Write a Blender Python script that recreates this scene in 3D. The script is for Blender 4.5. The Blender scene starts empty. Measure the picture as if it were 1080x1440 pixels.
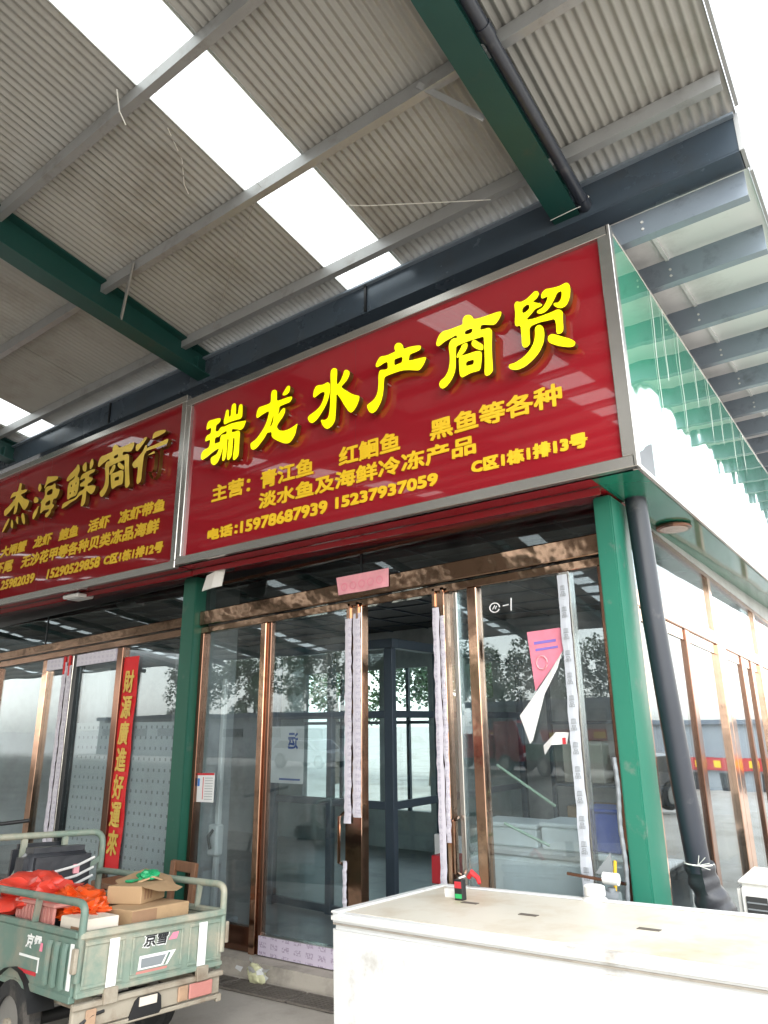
import bpy, bmesh, math, random
from mathutils import Vector, Matrix, noise
random.seed(7)
SC = bpy.context.scene
COL = SC.collection
S = 1.25            # modelling unit -> metres
rad = math.radians

# ------------------------------------------------------------------ camera
YAW, PITCH, ROLL = 0.63434, 0.29349, -0.010475
fw = Vector((-math.sin(YAW) * math.cos(PITCH), math.cos(YAW) * math.cos(PITCH), math.sin(PITCH)))
rt = Vector((math.cos(YAW), math.sin(YAW), 0))
up = rt.cross(fw)
rt2 = rt * math.cos(ROLL) + up * math.sin(ROLL)
up2 = -rt * math.sin(ROLL) + up * math.cos(ROLL)
cam_d = bpy.data.cameras.new("camera")
cam = bpy.data.objects.new("camera", cam_d)
COL.objects.link(cam)
m = Matrix((rt2, up2, -fw)).transposed().to_4x4()
m.translation = Vector((0, 0, 1.62)) * S
cam.matrix_world = m
cam_d.sensor_fit = 'VERTICAL'
cam_d.sensor_height = 36.0
cam_d.sensor_width = 27.0
cam_d.lens = 36.0 * 987.2 / 1440.0
cam_d.clip_start = 0.05
cam_d.clip_end = 2000
SC.camera = cam

# ------------------------------------------------------------------ sky, sun, exposure
SUN_EL, SUN_AZ = rad(52), rad(150)      # azimuth clockwise from +Y
world = bpy.data.worlds.new("World")
SC.world = world
world.use_nodes = True
wn = world.node_tree
wn.nodes.clear()
w_out = wn.nodes.new("ShaderNodeOutputWorld")
w_bg = wn.nodes.new("ShaderNodeBackground")
w_sky = wn.nodes.new("ShaderNodeTexSky")
w_sky.sky_type = 'NISHITA'
w_sky.sun_disc = False
w_sky.sun_elevation = SUN_EL
w_sky.sun_rotation = SUN_AZ
w_sky.air_density = 2.0
w_sky.dust_density = 1.0
w_sky.ozone_density = 1.0
w_hsv = wn.nodes.new("ShaderNodeHueSaturation")
w_hsv.inputs["Saturation"].default_value = 0.22
wn.links.new(w_sky.outputs[0], w_hsv.inputs["Color"])
wn.links.new(w_hsv.outputs[0], w_bg.inputs["Color"])
w_bg.inputs["Strength"].default_value = 0.15
wn.links.new(w_bg.outputs[0], w_out.inputs["Surface"])

sun_d = bpy.data.lights.new("sun", 'SUN')
sun_d.energy = 0.6
sun_d.angle = rad(25)
sun_d.color = (1.0, 0.96, 0.9)
sun = bpy.data.objects.new("sun", sun_d)
COL.objects.link(sun)
sd = Vector((math.sin(SUN_AZ) * math.cos(SUN_EL), math.cos(SUN_AZ) * math.cos(SUN_EL), math.sin(SUN_EL)))
sun.rotation_euler = sd.to_track_quat('Z', 'Y').to_euler()
sun.location = (0, 0, 30)

SC.view_settings.view_transform = 'Standard'
SC.view_settings.look = 'None'
SC.view_settings.gamma = 1.0
SC.view_settings.use_curve_mapping = False
SC.view_settings.exposure = 2.25
SC.render.engine = 'CYCLES'
SC.cycles.use_denoising = True
SC.cycles.max_bounces = 8
SC.cycles.diffuse_bounces = 4
SC.cycles.glossy_bounces = 5
SC.cycles.transparent_max_bounces = 24
SC.cycles.sample_clamp_indirect = 6.0
SC.cycles.caustics_reflective = False
SC.cycles.caustics_refractive = False

# ------------------------------------------------------------------ helpers
OFF = {}
MATS = {}


def tag(o, label=None, cat=None, group=None, kind=None):
    if label: o["label"] = label
    if cat: o["category"] = cat
    if group: o["group"] = group
    if kind: o["kind"] = kind
    return o


def thing(name, label, cat, loc=(0, 0, 0), rot=None, group=None, local=False, kind=None):
    o = bpy.data.objects.new(name, None)
    o.empty_display_size = 0.2
    COL.objects.link(o)
    o.location = loc
    if rot is not None:
        o.rotation_mode = 'QUATERNION'
        o.rotation_quaternion = rot
    OFF[o.name] = Vector((0, 0, 0)) if local else Vector(loc)
    return tag(o, label, cat, group, kind)


class MB:
    """collects shapes; build() links them as one mesh object"""
    def __init__(self):
        self.v, self.f = [], []

    def add(self, vs, fs):
        b = len(self.v)
        self.v += [tuple(p) for p in vs]
        self.f += [tuple(i + b for i in q) for q in fs]
        return self

    def box(self, x0, x1, y0, y1, z0, z1):
        return self.add([(x0, y0, z0), (x1, y0, z0), (x1, y1, z0), (x0, y1, z0), (x0, y0, z1), (x1, y0, z1), (x1, y1, z1), (x0, y1, z1)],
                        [(3, 2, 1, 0), (4, 5, 6, 7), (0, 1, 5, 4), (1, 2, 6, 5), (2, 3, 7, 6), (3, 0, 4, 7)])

    def bar(self, p, q, w, h, upv=(0, 0, 1)):
        p, q = Vector(p), Vector(q)
        d = (q - p).normalized()
        u = Vector(upv)
        s = d.cross(u)
        if s.length < 1e-4: s = d.cross(Vector((1, 0, 0)))
        s.normalize()
        u = s.cross(d).normalized()
        vs = []
        for c in (p, q):
            for a, b in ((-1, -1), (1, -1), (1, 1), (-1, 1)):
                vs.append(c + s * (a * w / 2) + u * (b * h / 2))
        return self.add(vs, [(0, 1, 2, 3), (7, 6, 5, 4), (0, 4, 5, 1), (1, 5, 6, 2), (2, 6, 7, 3), (3, 7, 4, 0)])

    def tube(self, pts, r, n=10, caps=True):
        pts = [Vector(p) for p in pts]
        rs = r if isinstance(r, (list, tuple)) else [r] * len(pts)
        vs, fs = [], []
        t0 = (pts[1] - pts[0]).normalized()
        ref = Vector((0, 0, 1)) if abs(t0.z) < .9 else Vector((1, 0, 0))
        a = t0.cross(ref).normalized()
        for i, p in enumerate(pts):
            if i == 0: t = t0
            elif i == len(pts) - 1: t = (pts[i] - pts[i - 1]).normalized()
            else: t = ((pts[i + 1] - p).normalized() + (p - pts[i - 1]).normalized()).normalized()
            a = (a - t * a.dot(t)).normalized()
            b = t.cross(a)
            for k in range(n):
                w = 2 * math.pi * k / n
                vs.append(p + (a * math.cos(w) + b * math.sin(w)) * rs[i])
        for i in range(len(pts) - 1):
            for k in range(n):
                k2 = (k + 1) % n
                fs.append((i * n + k, i * n + k2, (i + 1) * n + k2, (i + 1) * n + k))
        if caps:
            fs.append(tuple(range(n))[::-1])
            fs.append(tuple((len(pts) - 1) * n + k for k in range(n)))
        return self.add(vs, fs)

    def prism(self, poly, axis, a, b):
        """poly in the two other axes (order x,y,z without axis) swept along axis from a to b"""
        n = len(poly)
        def P(t, uv):
            if axis == 'x': return (t, uv[0], uv[1])
            if axis == 'y': return (uv[0], t, uv[1])
            return (uv[0], uv[1], t)
        vs = [P(a, p) for p in poly] + [P(b, p) for p in poly]
        fs = [tuple(range(n)), tuple(range(2 * n - 1, n - 1, -1))]
        for i in range(n):
            j = (i + 1) % n
            fs.append((i, i + n, j + n, j))
        return self.add(vs, fs)

    def lathe(self, c, prof, n=20):
        vs, fs = [], []
        for r, z in prof:
            for k in range(n):
                w = 2 * math.pi * k / n
                vs.append((c[0] + r * math.cos(w), c[1] + r * math.sin(w), c[2] + z))
        for i in range(len(prof) - 1):
            for k in range(n):
                k2 = (k + 1) % n
                fs.append((i * n + k, i * n + k2, (i + 1) * n + k2, (i + 1) * n + k))
        fs.append(tuple(range(n))[::-1])
        fs.append(tuple((len(prof) - 1) * n + k for k in range(n)))
        return self.add(vs, fs)

    def warp(self, fn):
        self.v = [tuple(fn(*p)) for p in self.v]
        return self

    def build(self, name, mat, parent=None, bevel=0.0, seg=1, smooth=False, label=None, cat=None, group=None, kind=None, keep=False):
        vs = [Vector(p) for p in self.v]
        loc = Vector((0, 0, 0))
        if parent is not None:
            off = OFF[parent.name]
            vs = [p - off for p in vs]
        elif not keep:
            lo = [min(p[i] for p in vs) for i in range(3)]
            hi = [max(p[i] for p in vs) for i in range(3)]
            loc = Vector(((lo[0] + hi[0]) / 2, (lo[1] + hi[1]) / 2, lo[2]))
            vs = [p - loc for p in vs]
        me = bpy.data.meshes.new(name)
        me.from_pydata(vs, [], self.f)
        bm = bmesh.new()
        bm.from_mesh(me)
        bmesh.ops.recalc_face_normals(bm, faces=bm.faces)
        if bevel > 0:
            ed = [e for e in bm.edges if len(e.link_faces) == 2 and e.calc_face_angle(0) > .5]
            bmesh.ops.bevel(bm, geom=ed, offset=bevel, segments=seg, affect='EDGES', clamp_overlap=True)
        bm.to_mesh(me)
        bm.free()
        if smooth:
            for p in me.polygons: p.use_smooth = True
            try: me.set_sharp_from_angle(angle=rad(40))
            except Exception: pass
        me.materials.append(M(mat))
        o = bpy.data.objects.new(name, me)
        COL.objects.link(o)
        o.location = loc
        if parent is not None:
            o.parent = parent
            OFF[o.name] = OFF[parent.name]
        else:
            OFF[o.name] = loc
        return tag(o, label, cat, group, kind)


def mesh_obj(name, me, parent, label=None):
    o = bpy.data.objects.new(name, me)
    COL.objects.link(o)
    o.parent = parent
    OFF[o.name] = OFF[parent.name]
    if label: o["label"] = label
    return o


def text_mesh(body, x0, x1, z0, z1, y, depth=0.0, bold=0.0, shear=0.0, flip=False):
    """lettering standing in the x-z plane, facing -y, filling the given rectangle"""
    c = bpy.data.curves.new("t", 'FONT')
    c.body = body
    c.resolution_u = 3
    c.offset = bold
    c.shear = shear
    o = bpy.data.objects.new("t", c)
    COL.objects.link(o)
    bpy.context.view_layer.update()
    me = bpy.data.meshes.new_from_object(o.evaluated_get(bpy.context.evaluated_depsgraph_get()))
    bpy.data.objects.remove(o)
    bpy.data.curves.remove(c)
    xs = [v.co.x for v in me.vertices]
    ys = [v.co.y for v in me.vertices]
    if not xs: return [], []
    lx, hx, ly, hy = min(xs), max(xs), min(ys), max(ys)
    sx, sz = (x1 - x0) / (hx - lx), (z1 - z0) / (hy - ly)
    vs = []
    for v in me.vertices:
        u = (v.co.x - lx) * sx
        vs.append(((x1 - u) if flip else (x0 + u), y, z0 + (v.co.y - ly) * sz))
    fs = [tuple(p.vertices) for p in me.polygons]
    bpy.data.meshes.remove(me)
    if depth:
        n = len(vs)
        edges = {}
        for f in fs:
            for i in range(len(f)):
                e = (f[i], f[(i + 1) % len(f)])
                k = tuple(sorted(e))
                edges.setdefault(k, []).append(e)
        vs2 = vs + [(p[0], p[1] + depth, p[2]) for p in vs]
        fs2 = list(fs) + [tuple(i + n for i in f)[::-1] for f in fs]
        for k, es in edges.items():
            if len(es) == 1:
                a, b = es[0]
                fs2.append((a, a + n, b + n, b))
        return vs2, fs2
    return vs, fs


def bold_text(body, x0, x1, z0, z1, y, depth, em, shear=0.0, flip=False):
    """heavy lettering: the same outlines laid over each other, nudged by a fraction of the stroke"""
    mb = MB()
    for i, (dx, dz) in enumerate(((0, 0), (-1, -.6), (1, .6), (-.6, 1), (.6, -1))):
        vs, fs = text_mesh(body, x0 + em, x1 - em, z0 + em, z1 - em, y + i * .0004, depth, 0, shear, flip)
        mb.add([(p[0] + dx * em, p[1], p[2] + dz * em) for p in vs], fs)
    return mb


def glyph_mesh(loops, y0, y1):
    """closed outlines (x, z) filled with holes and swept from y0 to y1; returns face part and side part"""
    c = bpy.data.curves.new("g", 'CURVE')
    c.dimensions = '2D'
    c.fill_mode = 'BOTH'
    sm = []
    for l in loops:
        q = []
        n = len(l)
        for i in range(n):
            a, b = l[i], l[(i + 1) % n]
            q.append((a[0] * .78 + b[0] * .22, a[1] * .78 + b[1] * .22))
            q.append((a[0] * .22 + b[0] * .78, a[1] * .22 + b[1] * .78))
        sm.append(q)
        sp = c.splines.new('POLY')
        sp.points.add(len(q) - 1)
        for p, (x, z) in zip(sp.points, q): p.co = (x, z, 0, 1)
        sp.use_cyclic_u = True
    o = bpy.data.objects.new("g", c)
    COL.objects.link(o)
    bpy.context.view_layer.update()
    me = bpy.data.meshes.new_from_object(o.evaluated_get(bpy.context.evaluated_depsgraph_get()))
    bpy.data.objects.remove(o)
    face = MB().add([(v.co.x, y0, v.co.y) for v in me.vertices], [tuple(p.vertices) for p in me.polygons])
    side = MB()
    for q in sm:
        n = len(q)
        vs = [(x, y0 + .002, z) for x, z in q] + [(x, y1, z) for x, z in q]
        side.add(vs, [(i, i + n, (i + 1) % n + n, (i + 1) % n) for i in range(n)])
    return face, side


# ------------------------------------------------------------------ materials
def M(name):
    return MATS[name]


def mat(name, col, rough=.5, metal=0., var=.12, vs=4., bump=0., bs=60., coat=0., dirt=None, spec=.5, aniso=None, emit=None, streak=None):
    m = bpy.data.materials.new(name)
    m.use_nodes = True
    nt = m.node_tree
    b = nt.nodes["Principled BSDF"]
    b.inputs["Metallic"].default_value = metal
    b.inputs["Specular IOR Level"].default_value = spec
    b.inputs["Coat Weight"].default_value = coat
    b.inputs["Coat Roughness"].default_value = .03
    tc = nt.nodes.new("ShaderNodeTexCoord")
    n1 = nt.nodes.new("ShaderNodeTexNoise")
    n1.inputs["Scale"].default_value = vs
    n1.inputs["Detail"].default_value = 8
    n1.inputs["Roughness"].default_value = .62
    nt.links.new(tc.outputs["Object"], n1.inputs["Vector"])
    if streak:
        mp = nt.nodes.new("ShaderNodeMapping")
        mp.inputs["Scale"].default_value = streak
        nt.links.new(tc.outputs["Object"], mp.inputs["Vector"])
        nt.links.new(mp.outputs[0], n1.inputs["Vector"])
    mx = nt.nodes.new("ShaderNodeMix")
    mx.data_type = 'RGBA'
    mx.inputs[6].default_value = (*[max(0, c * (1 - var * 1.6)) for c in col], 1)
    mx.inputs[7].default_value = (*[min(1, c * (1 + var * 1.6)) for c in col], 1)
    nt.links.new(n1.outputs["Fac"], mx.inputs[0])
    out = mx.outputs[2]
    if dirt:
        dc, lo, hi, ds = dirt
        n2 = nt.nodes.new("ShaderNodeTexNoise")
        n2.inputs["Scale"].default_value = ds
        n2.inputs["Detail"].default_value = 10
        n2.inputs["Roughness"].default_value = .68
        nt.links.new(tc.outputs["Object"], n2.inputs["Vector"])
        mr = nt.nodes.new("ShaderNodeMapRange")
        mr.inputs["From Min"].default_value = lo
        mr.inputs["From Max"].default_value = hi
        nt.links.new(n2.outputs["Fac"], mr.inputs["Value"])
        m2 = nt.nodes.new("ShaderNodeMix")
        m2.data_type = 'RGBA'
        nt.links.new(mr.outputs[0], m2.inputs[0])
        nt.links.new(out, m2.inputs[6])
        m2.inputs[7].default_value = (*dc, 1)
        out = m2.outputs[2]
    nt.links.new(out, b.inputs["Base Color"])
    rr = nt.nodes.new("ShaderNodeMapRange")
    rr.inputs["To Min"].default_value = max(0.0, rough * .8)
    rr.inputs["To Max"].default_value = min(1, rough * 1.25)
    nt.links.new(n1.outputs["Fac"], rr.inputs["Value"])
    nt.links.new(rr.outputs[0], b.inputs["Roughness"])
    if bump:
        n3 = nt.nodes.new("ShaderNodeTexNoise")
        n3.inputs["Scale"].default_value = bs
        n3.inputs["Detail"].default_value = 3
        nt.links.new(tc.outputs["Object"], n3.inputs["Vector"])
        bp = nt.nodes.new("ShaderNodeBump")
        bp.inputs["Strength"].default_value = 1
        bp.inputs["Distance"].default_value = bump
        nt.links.new(n3.outputs["Fac"], bp.inputs["Height"])
        nt.links.new(bp.outputs[0], b.inputs["Normal"])
        if coat: nt.links.new(bp.outputs[0], b.inputs["Coat Normal"])
    if emit:
        b.inputs["Emission Color"].default_value = (*emit[:3], 1)
        b.inputs["Emission Strength"].default_value = emit[3]
    MATS[name] = m
    return m


def glass(name, tint, wav=.0006, ws=2.5, ior=1.55, boost=1.0, film=0.0):
    m = bpy.data.materials.new(name)
    m.use_nodes = True
    nt = m.node_tree
    nt.nodes.clear()
    out = nt.nodes.new("ShaderNodeOutputMaterial")
    tr = nt.nodes.new("ShaderNodeBsdfTransparent")
    tr.inputs[0].default_value = (*tint, 1)
    gl = nt.nodes.new("ShaderNodeBsdfGlossy")
    gl.inputs["Roughness"].default_value = .0
    gl.inputs["Color"].default_value = (.86, .95, 1, 1)
    # Schlick reflectance, the same from both sides of the sheet
    geo = nt.nodes.new("ShaderNodeNewGeometry")
    dt = nt.nodes.new("ShaderNodeVectorMath"); dt.operation = 'DOT_PRODUCT'
    nt.links.new(geo.outputs["Incoming"], dt.inputs[0]); nt.links.new(geo.outputs["Normal"], dt.inputs[1])
    ab = nt.nodes.new("ShaderNodeMath"); ab.operation = 'ABSOLUTE'
    nt.links.new(dt.outputs["Value"], ab.inputs[0])
    om = nt.nodes.new("ShaderNodeMath"); om.operation = 'SUBTRACT'; om.inputs[0].default_value = 1
    nt.links.new(ab.outputs[0], om.inputs[1])
    pw = nt.nodes.new("ShaderNodeMath"); pw.operation = 'POWER'; pw.inputs[1].default_value = 5
    nt.links.new(om.outputs[0], pw.inputs[0])
    f0 = ((ior - 1) / (ior + 1)) ** 2
    fr = nt.nodes.new("ShaderNodeMath"); fr.operation = 'MULTIPLY_ADD'
    fr.inputs[1].default_value = 1 - f0; fr.inputs[2].default_value = f0
    nt.links.new(pw.outputs[0], fr.inputs[0])
    mul = nt.nodes.new("ShaderNodeMath")
    mul.operation = 'MULTIPLY'
    mul.use_clamp = True
    mul.inputs[1].default_value = boost
    tc = nt.nodes.new("ShaderNodeTexCoord")
    n3 = nt.nodes.new("ShaderNodeTexNoise")
    n3.inputs["Scale"].default_value = ws
    n3.inputs["Detail"].default_value = 1
    nt.links.new(tc.outputs["Object"], n3.inputs["Vector"])
    bp = nt.nodes.new("ShaderNodeBump")
    bp.inputs["Strength"].default_value = 1
    bp.inputs["Distance"].default_value = wav
    nt.links.new(n3.outputs["Fac"], bp.inputs["Height"])
    nt.links.new(bp.outputs[0], gl.inputs["Normal"])
    nt.links.new(fr.outputs[0], mul.inputs[0])
    mx = nt.nodes.new("ShaderNodeMixShader")
    nt.links.new(mul.outputs[0], mx.inputs[0])
    nt.links.new(tr.outputs[0], mx.inputs[1])
    nt.links.new(gl.outputs[0], mx.inputs[2])
    last = mx.outputs[0]
    if film:
        # thin uneven dust and wiped smears on the pane
        n4 = nt.nodes.new("ShaderNodeTexNoise")
        n4.inputs["Scale"].default_value = 2.2
        n4.inputs["Detail"].default_value = 9
        n4.inputs["Roughness"].default_value = .7
        mp = nt.nodes.new("ShaderNodeMapping")
        mp.inputs["Scale"].default_value = (1.0, 1.0, .45)
        nt.links.new(tc.outputs["Object"], mp.inputs[0])
        nt.links.new(mp.outputs[0], n4.inputs["Vector"])
        mr = nt.nodes.new("ShaderNodeMapRange")
        mr.inputs["From Min"].default_value = .42
        mr.inputs["From Max"].default_value = .75
        mr.inputs["To Max"].default_value = film
        nt.links.new(n4.outputs["Fac"], mr.inputs["Value"])
        df = nt.nodes.new("ShaderNodeBsdfDiffuse")
        df.inputs[0].default_value = (.62, .63, .6, 1)
        m2 = nt.nodes.new("ShaderNodeMixShader")
        nt.links.new(mr.outputs[0], m2.inputs[0])
        nt.links.new(last, m2.inputs[1])
        nt.links.new(df.outputs[0], m2.inputs[2])
        last = m2.outputs[0]
    nt.links.new(last, out.inputs[0])
    MATS[name] = m


def translucent(name, col, tr=.7):
    m = bpy.data.materials.new(name)
    m.use_nodes = True
    nt = m.node_tree
    nt.nodes.clear()
    out = nt.nodes.new("ShaderNodeOutputMaterial")
    a = nt.nodes.new("ShaderNodeBsdfTranslucent")
    b = nt.nodes.new("ShaderNodeBsdfDiffuse")
    tc = nt.nodes.new("ShaderNodeTexCoord")
    n = nt.nodes.new("ShaderNodeTexNoise")
    n.inputs["Scale"].default_value = 6
    n.inputs["Detail"].default_value = 6
    nt.links.new(tc.outputs["Object"], n.inputs["Vector"])
    mc = nt.nodes.new("ShaderNodeMix")
    mc.data_type = 'RGBA'
    mc.inputs[6].default_value = (*[c * .8 for c in col], 1)
    mc.inputs[7].default_value = (*col, 1)
    nt.links.new(n.outputs["Fac"], mc.inputs[0])
    nt.links.new(mc.outputs[2], a.inputs[0])
    nt.links.new(mc.outputs[2], b.inputs[0])
    mx = nt.nodes.new("ShaderNodeMixShader")
    mx.inputs[0].default_value = tr
    nt.links.new(b.outputs[0], mx.inputs[1])
    nt.links.new(a.outputs[0], mx.inputs[2])
    nt.links.new(mx.outputs[0], out.inputs[0])
    MATS[name] = m


def pattern(name, base, mark, sx, sz, fill=.35, rough=.5, axis='xz', kind='dash', strength=.8):
    """printed repeat on a flat sheet: rows of short marks"""
    mat(name, base, rough, var=.06)
    nt = MATS[name].node_tree
    b = nt.nodes["Principled BSDF"]
    lnk = [l for l in nt.links if l.to_socket == b.inputs["Base Color"]][0]
    src = lnk.from_socket
    tc = nt.nodes.new("ShaderNodeTexCoord")
    sp = nt.nodes.new("ShaderNodeSeparateXYZ")
    nt.links.new(tc.outputs["Object"], sp.inputs[0])
    def tri(sock, s, th):
        a = nt.nodes.new("ShaderNodeMath"); a.operation = 'MULTIPLY'; a.inputs[1].default_value = s
        nt.links.new(sock, a.inputs[0])
        f = nt.nodes.new("ShaderNodeMath"); f.operation = 'FRACT'
        nt.links.new(a.outputs[0], f.inputs[0])
        g = nt.nodes.new("ShaderNodeMath"); g.operation = 'LESS_THAN'; g.inputs[1].default_value = th
        nt.links.new(f.outputs[0], g.inputs[0])
        return g.outputs[0]
    ia, ib = axis
    A = tri(sp.outputs['XYZ'.index(ia.upper())], sx, fill)
    B = tri(sp.outputs['XYZ'.index(ib.upper())], sz, fill)
    mu = nt.nodes.new("ShaderNodeMath"); mu.operation = 'MULTIPLY'
    nt.links.new(A, mu.inputs[0]); nt.links.new(B, mu.inputs[1])
    fac = mu.outputs[0]
    if kind == 'dash':
        vo = nt.nodes.new("ShaderNodeTexNoise")
        vo.inputs["Scale"].default_value = max(sx, sz) * 4.5
        nt.links.new(tc.outputs["Object"], vo.inputs["Vector"])
        gt = nt.nodes.new("ShaderNodeMath"); gt.operation = 'GREATER_THAN'; gt.inputs[1].default_value = .49
        nt.links.new(vo.outputs["Fac"], gt.inputs[0])
        m3 = nt.nodes.new("ShaderNodeMath"); m3.operation = 'MULTIPLY'
        nt.links.new(fac, m3.inputs[0]); nt.links.new(gt.outputs[0], m3.inputs[1])
        fac = m3.outputs[0]
    st = nt.nodes.new("ShaderNodeMath"); st.operation = 'MULTIPLY'; st.inputs[1].default_value = strength
    nt.links.new(fac, st.inputs[0])
    mx = nt.nodes.new("ShaderNodeMix"); mx.data_type = 'RGBA'
    nt.links.new(st.outputs[0], mx.inputs[0])
    nt.links.new(src, mx.inputs[6])
    mx.inputs[7].default_value = (*mark, 1)
    nt.links.new(mx.outputs[2], b.inputs["Base Color"])


mat("sheet", (.325, .324, .305), .5, .0, .10, 1.2, dirt=((.20, .185, .155), .50, .76, 1.3), streak=(2.2, .12, 1))
mat("sheet_white", (.74, .75, .76), .5, .0, .05, 1.0, dirt=((.42, .42, .41), .55, .85, 1.3))
mat("galv", (.33, .34, .345), .42, .35, .1, 6, dirt=((.2, .19, .17), .55, .8, 5))
mat("galv_blue", (.25, .30, .36), .38, .3, .1, 3, dirt=((.1, .11, .12), .55, .8, 4))
mat("gutter", (.062, .085, .112), .26, .25, .12, 2, dirt=((.06, .07, .08), .5, .75, 3))
mat("rafter_green", (.008, .050, .043), .42, 0, .15, 2, dirt=((.05, .06, .05), .6, .85, 6))
mat("column_green", (.015, .150, .098), .36, 0, .10, 1.6, bump=.0008, bs=9, dirt=((.14, .18, .15), .58, .74, 5))
mat("column_green_dark", (.010, .085, .055), .42, 0, .1, 3, dirt=((.1, .12, .1), .6, .85, 6))  # darker green for the column between the shop fronts
mat("pipe_black", (.022, .027, .038), .33, 0, .15, 4, dirt=((.12, .12, .12), .6, .9, 8))
mat("red_acrylic", (.27, .012, .019), .012, 0, .05, .8, coat=.6)
mat("red_dark", (.21, .011, .015), .02, 0, .06, .8, coat=.5)
mat("steel", (.52, .50, .47), .24, .85, .05, 3, streak=(.4, 8, 14))
mat("yellow_lit", (.85, .80, .0), .35, 0, .02, 3, emit=(1.0, .90, .0, .125))
mat("letter_side", (.16, .085, .02), .3, .7, .2, 5)
mat("pin", (.55, .42, .40), .35, .6)
mat("gold", (.85, .58, .09), .34, .35, .15, 9, bump=.0015, bs=14)
mat("yellow_print", (.78, .50, .015), .45, 0, .04, 6)
mat("yellow_print_old", (.62, .40, .02), .5, 0, .1, 6)
mat("fascia_green", (.020, .24, .135), .035, 0, .04, .6, coat=.9, spec=.9)
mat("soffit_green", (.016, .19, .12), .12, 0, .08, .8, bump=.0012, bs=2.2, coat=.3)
mat("rose_steel", (.55, .345, .245), .11, 1.0, .14, 2, bump=.0022, bs=5, dirt=((.30, .20, .15), .54, .70, 6))
mat("rose_crinkle", (.50, .32, .22), .10, 1.0, .16, 2, bump=.011, bs=3.2, dirt=((.24, .15, .10), .52, .66, 4))
mat("brown_steel", (.20, .105, .072), .16, .9, .15, 3, bump=.001, bs=6)
mat("black_frame", (.014, .016, .018), .3, .3)
pattern("film", (.58, .55, .61), (.36, .33, .43), 14, 22, .6, .45, 'xz', 'dash', .55)
mat("film_tape", (.50, .53, .58), .35, 0, .06, 6, bump=.002, bs=9)
pattern("film_sill", (.62, .55, .66), (.32, .24, .36), 9, 17, .6, .45, 'xz', 'dash', .7)
mat("steel_dark", (.055, .075, .10), .38, .3, .1, 4)
glass("pane", (.88, .925, .94), .0014, 1.6, 1.55, 1.9, film=.075)
glass("pane_dark", (.45, .48, .48), .0018, 1.4, 1.55, 1.5, film=.03)
glass("pane_side", (.66, .71, .74), .0016, 1.5, 1.55, 1.15, film=.05)
glass("pane_inner", (.86, .93, .93), .001, 1.6, 1.5, 1.0)
mat("interior_wall", (.42, .43, .43), .7, 0, .08, 1.5, dirt=((.2, .2, .2), .5, .8, 2))
mat("interior_ceiling", (.035, .038, .042), .6, 0, .1, 2)
mat("interior_floor", (.32, .31, .3), .35, 0, .15, 2, dirt=((.1, .1, .1), .5, .8, 3))
pattern("film_dotted", (.44, .46, .455), (.085, .09, .09), 13, 11, .28, .5, 'xz', 'dot', .75)
mat("paper_white", (.66, .66, .65), .7, 0, .04, 5)
mat("paper_pink", (.72, .22, .30), .6, 0, .15, 12)
mat("paper_pinkpale", (.72, .32, .36), .55, 0, .2, 9, bump=.001, bs=30)
mat("paper_red", (.62, .018, .022), .55, 0, .10, 5)
mat("couplet_gold", (.68, .46, .09), .4, .3, .15, 12)
mat("ink", (.02, .02, .022), .6)
mat("ink_blue", (.03, .08, .30), .6)
mat("print_green", (.03, .40, .12), .5)
mat("print_blue", (.03, .16, .5), .5)
mat("poster_violet", (.22, .16, .52), .5)
mat("print_red", (.5, .03, .04), .5)
mat("chalk", (.8, .8, .8), .7)
mat("white_plastic", (.62, .62, .60), .4, 0, .05, 5)
mat("grey_plastic", (.22, .24, .25), .45, 0, .1, 5)
mat("styrofoam", (.74, .78, .77), .7, 0, .03, 12, bump=.002, bs=120)
mat("blue_plastic", (.012, .06, .36), .35, 0, .08, 4)
mat("cyan_bag", (.05, .22, .40), .3, 0, .2, 6)
mat("tube_green", (.33, .45, .33), .35, 0)
mat("freezer_white", (.61, .615, .61), .38, 0, .05, 1.5, bump=.0008, bs=5, dirt=((.33, .30, .26), .545, .68, 2.4))
mat("freezer_lid", (.57, .535, .46), .42, 0, .10, 1.3, dirt=((.40, .30, .185), .44, .74, 2.1))
mat("gasket", (.32, .29, .25), .7, 0, .3, 9)
mat("slot", (.10, .085, .07), .6, 0, .2, 10)
mat("concrete", (.43, .395, .35), .8, 0, .16, .9, bump=.004, bs=30, dirt=((.25, .215, .18), .48, .70, .8))
mat("step_concrete", (.42, .38, .325), .85, 0, .12, 3, bump=.003, bs=40, dirt=((.17, .155, .135), .48, .72, 2.2))
mat("grate", (.17, .15, .13), .7, .3, .25, 14)
mat("pit", (.02, .02, .02), .9)
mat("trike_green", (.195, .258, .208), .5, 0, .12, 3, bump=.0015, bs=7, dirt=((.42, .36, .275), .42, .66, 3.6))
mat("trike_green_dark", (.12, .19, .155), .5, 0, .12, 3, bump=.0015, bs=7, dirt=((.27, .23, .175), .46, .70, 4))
mat("trike_beige", (.34, .30, .235), .7, 0, .14, 4, dirt=((.20, .15, .105), .46, .66, 5))
mat("rubber", (.018, .018, .018), .75, 0, .2, 10, dirt=((.14, .12, .1), .5, .8, 6))
mat("rim", (.30, .29, .27), .4, .6, .15, 6)
mat("black_plastic", (.014, .014, .015), .5)
mat("reflector_white", (.80, .80, .78), .25, 0, .03)
mat("lamp_red", (.52, .22, .19), .25, 0, .1, 8)
mat("lamp_amber", (.40, .26, .17), .25, 0, .3, 12)
mat("vinyl_black", (.028, .030, .036), .36, 0, .2, 8, bump=.006, bs=14)
mat("cardboard", (.42, .275, .15), .75, 0, .08, 6, dirt=((.30, .19, .10), .52, .78, 5))
mat("cardboard_dark", (.30, .175, .10), .75, 0, .15, 9)
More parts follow.
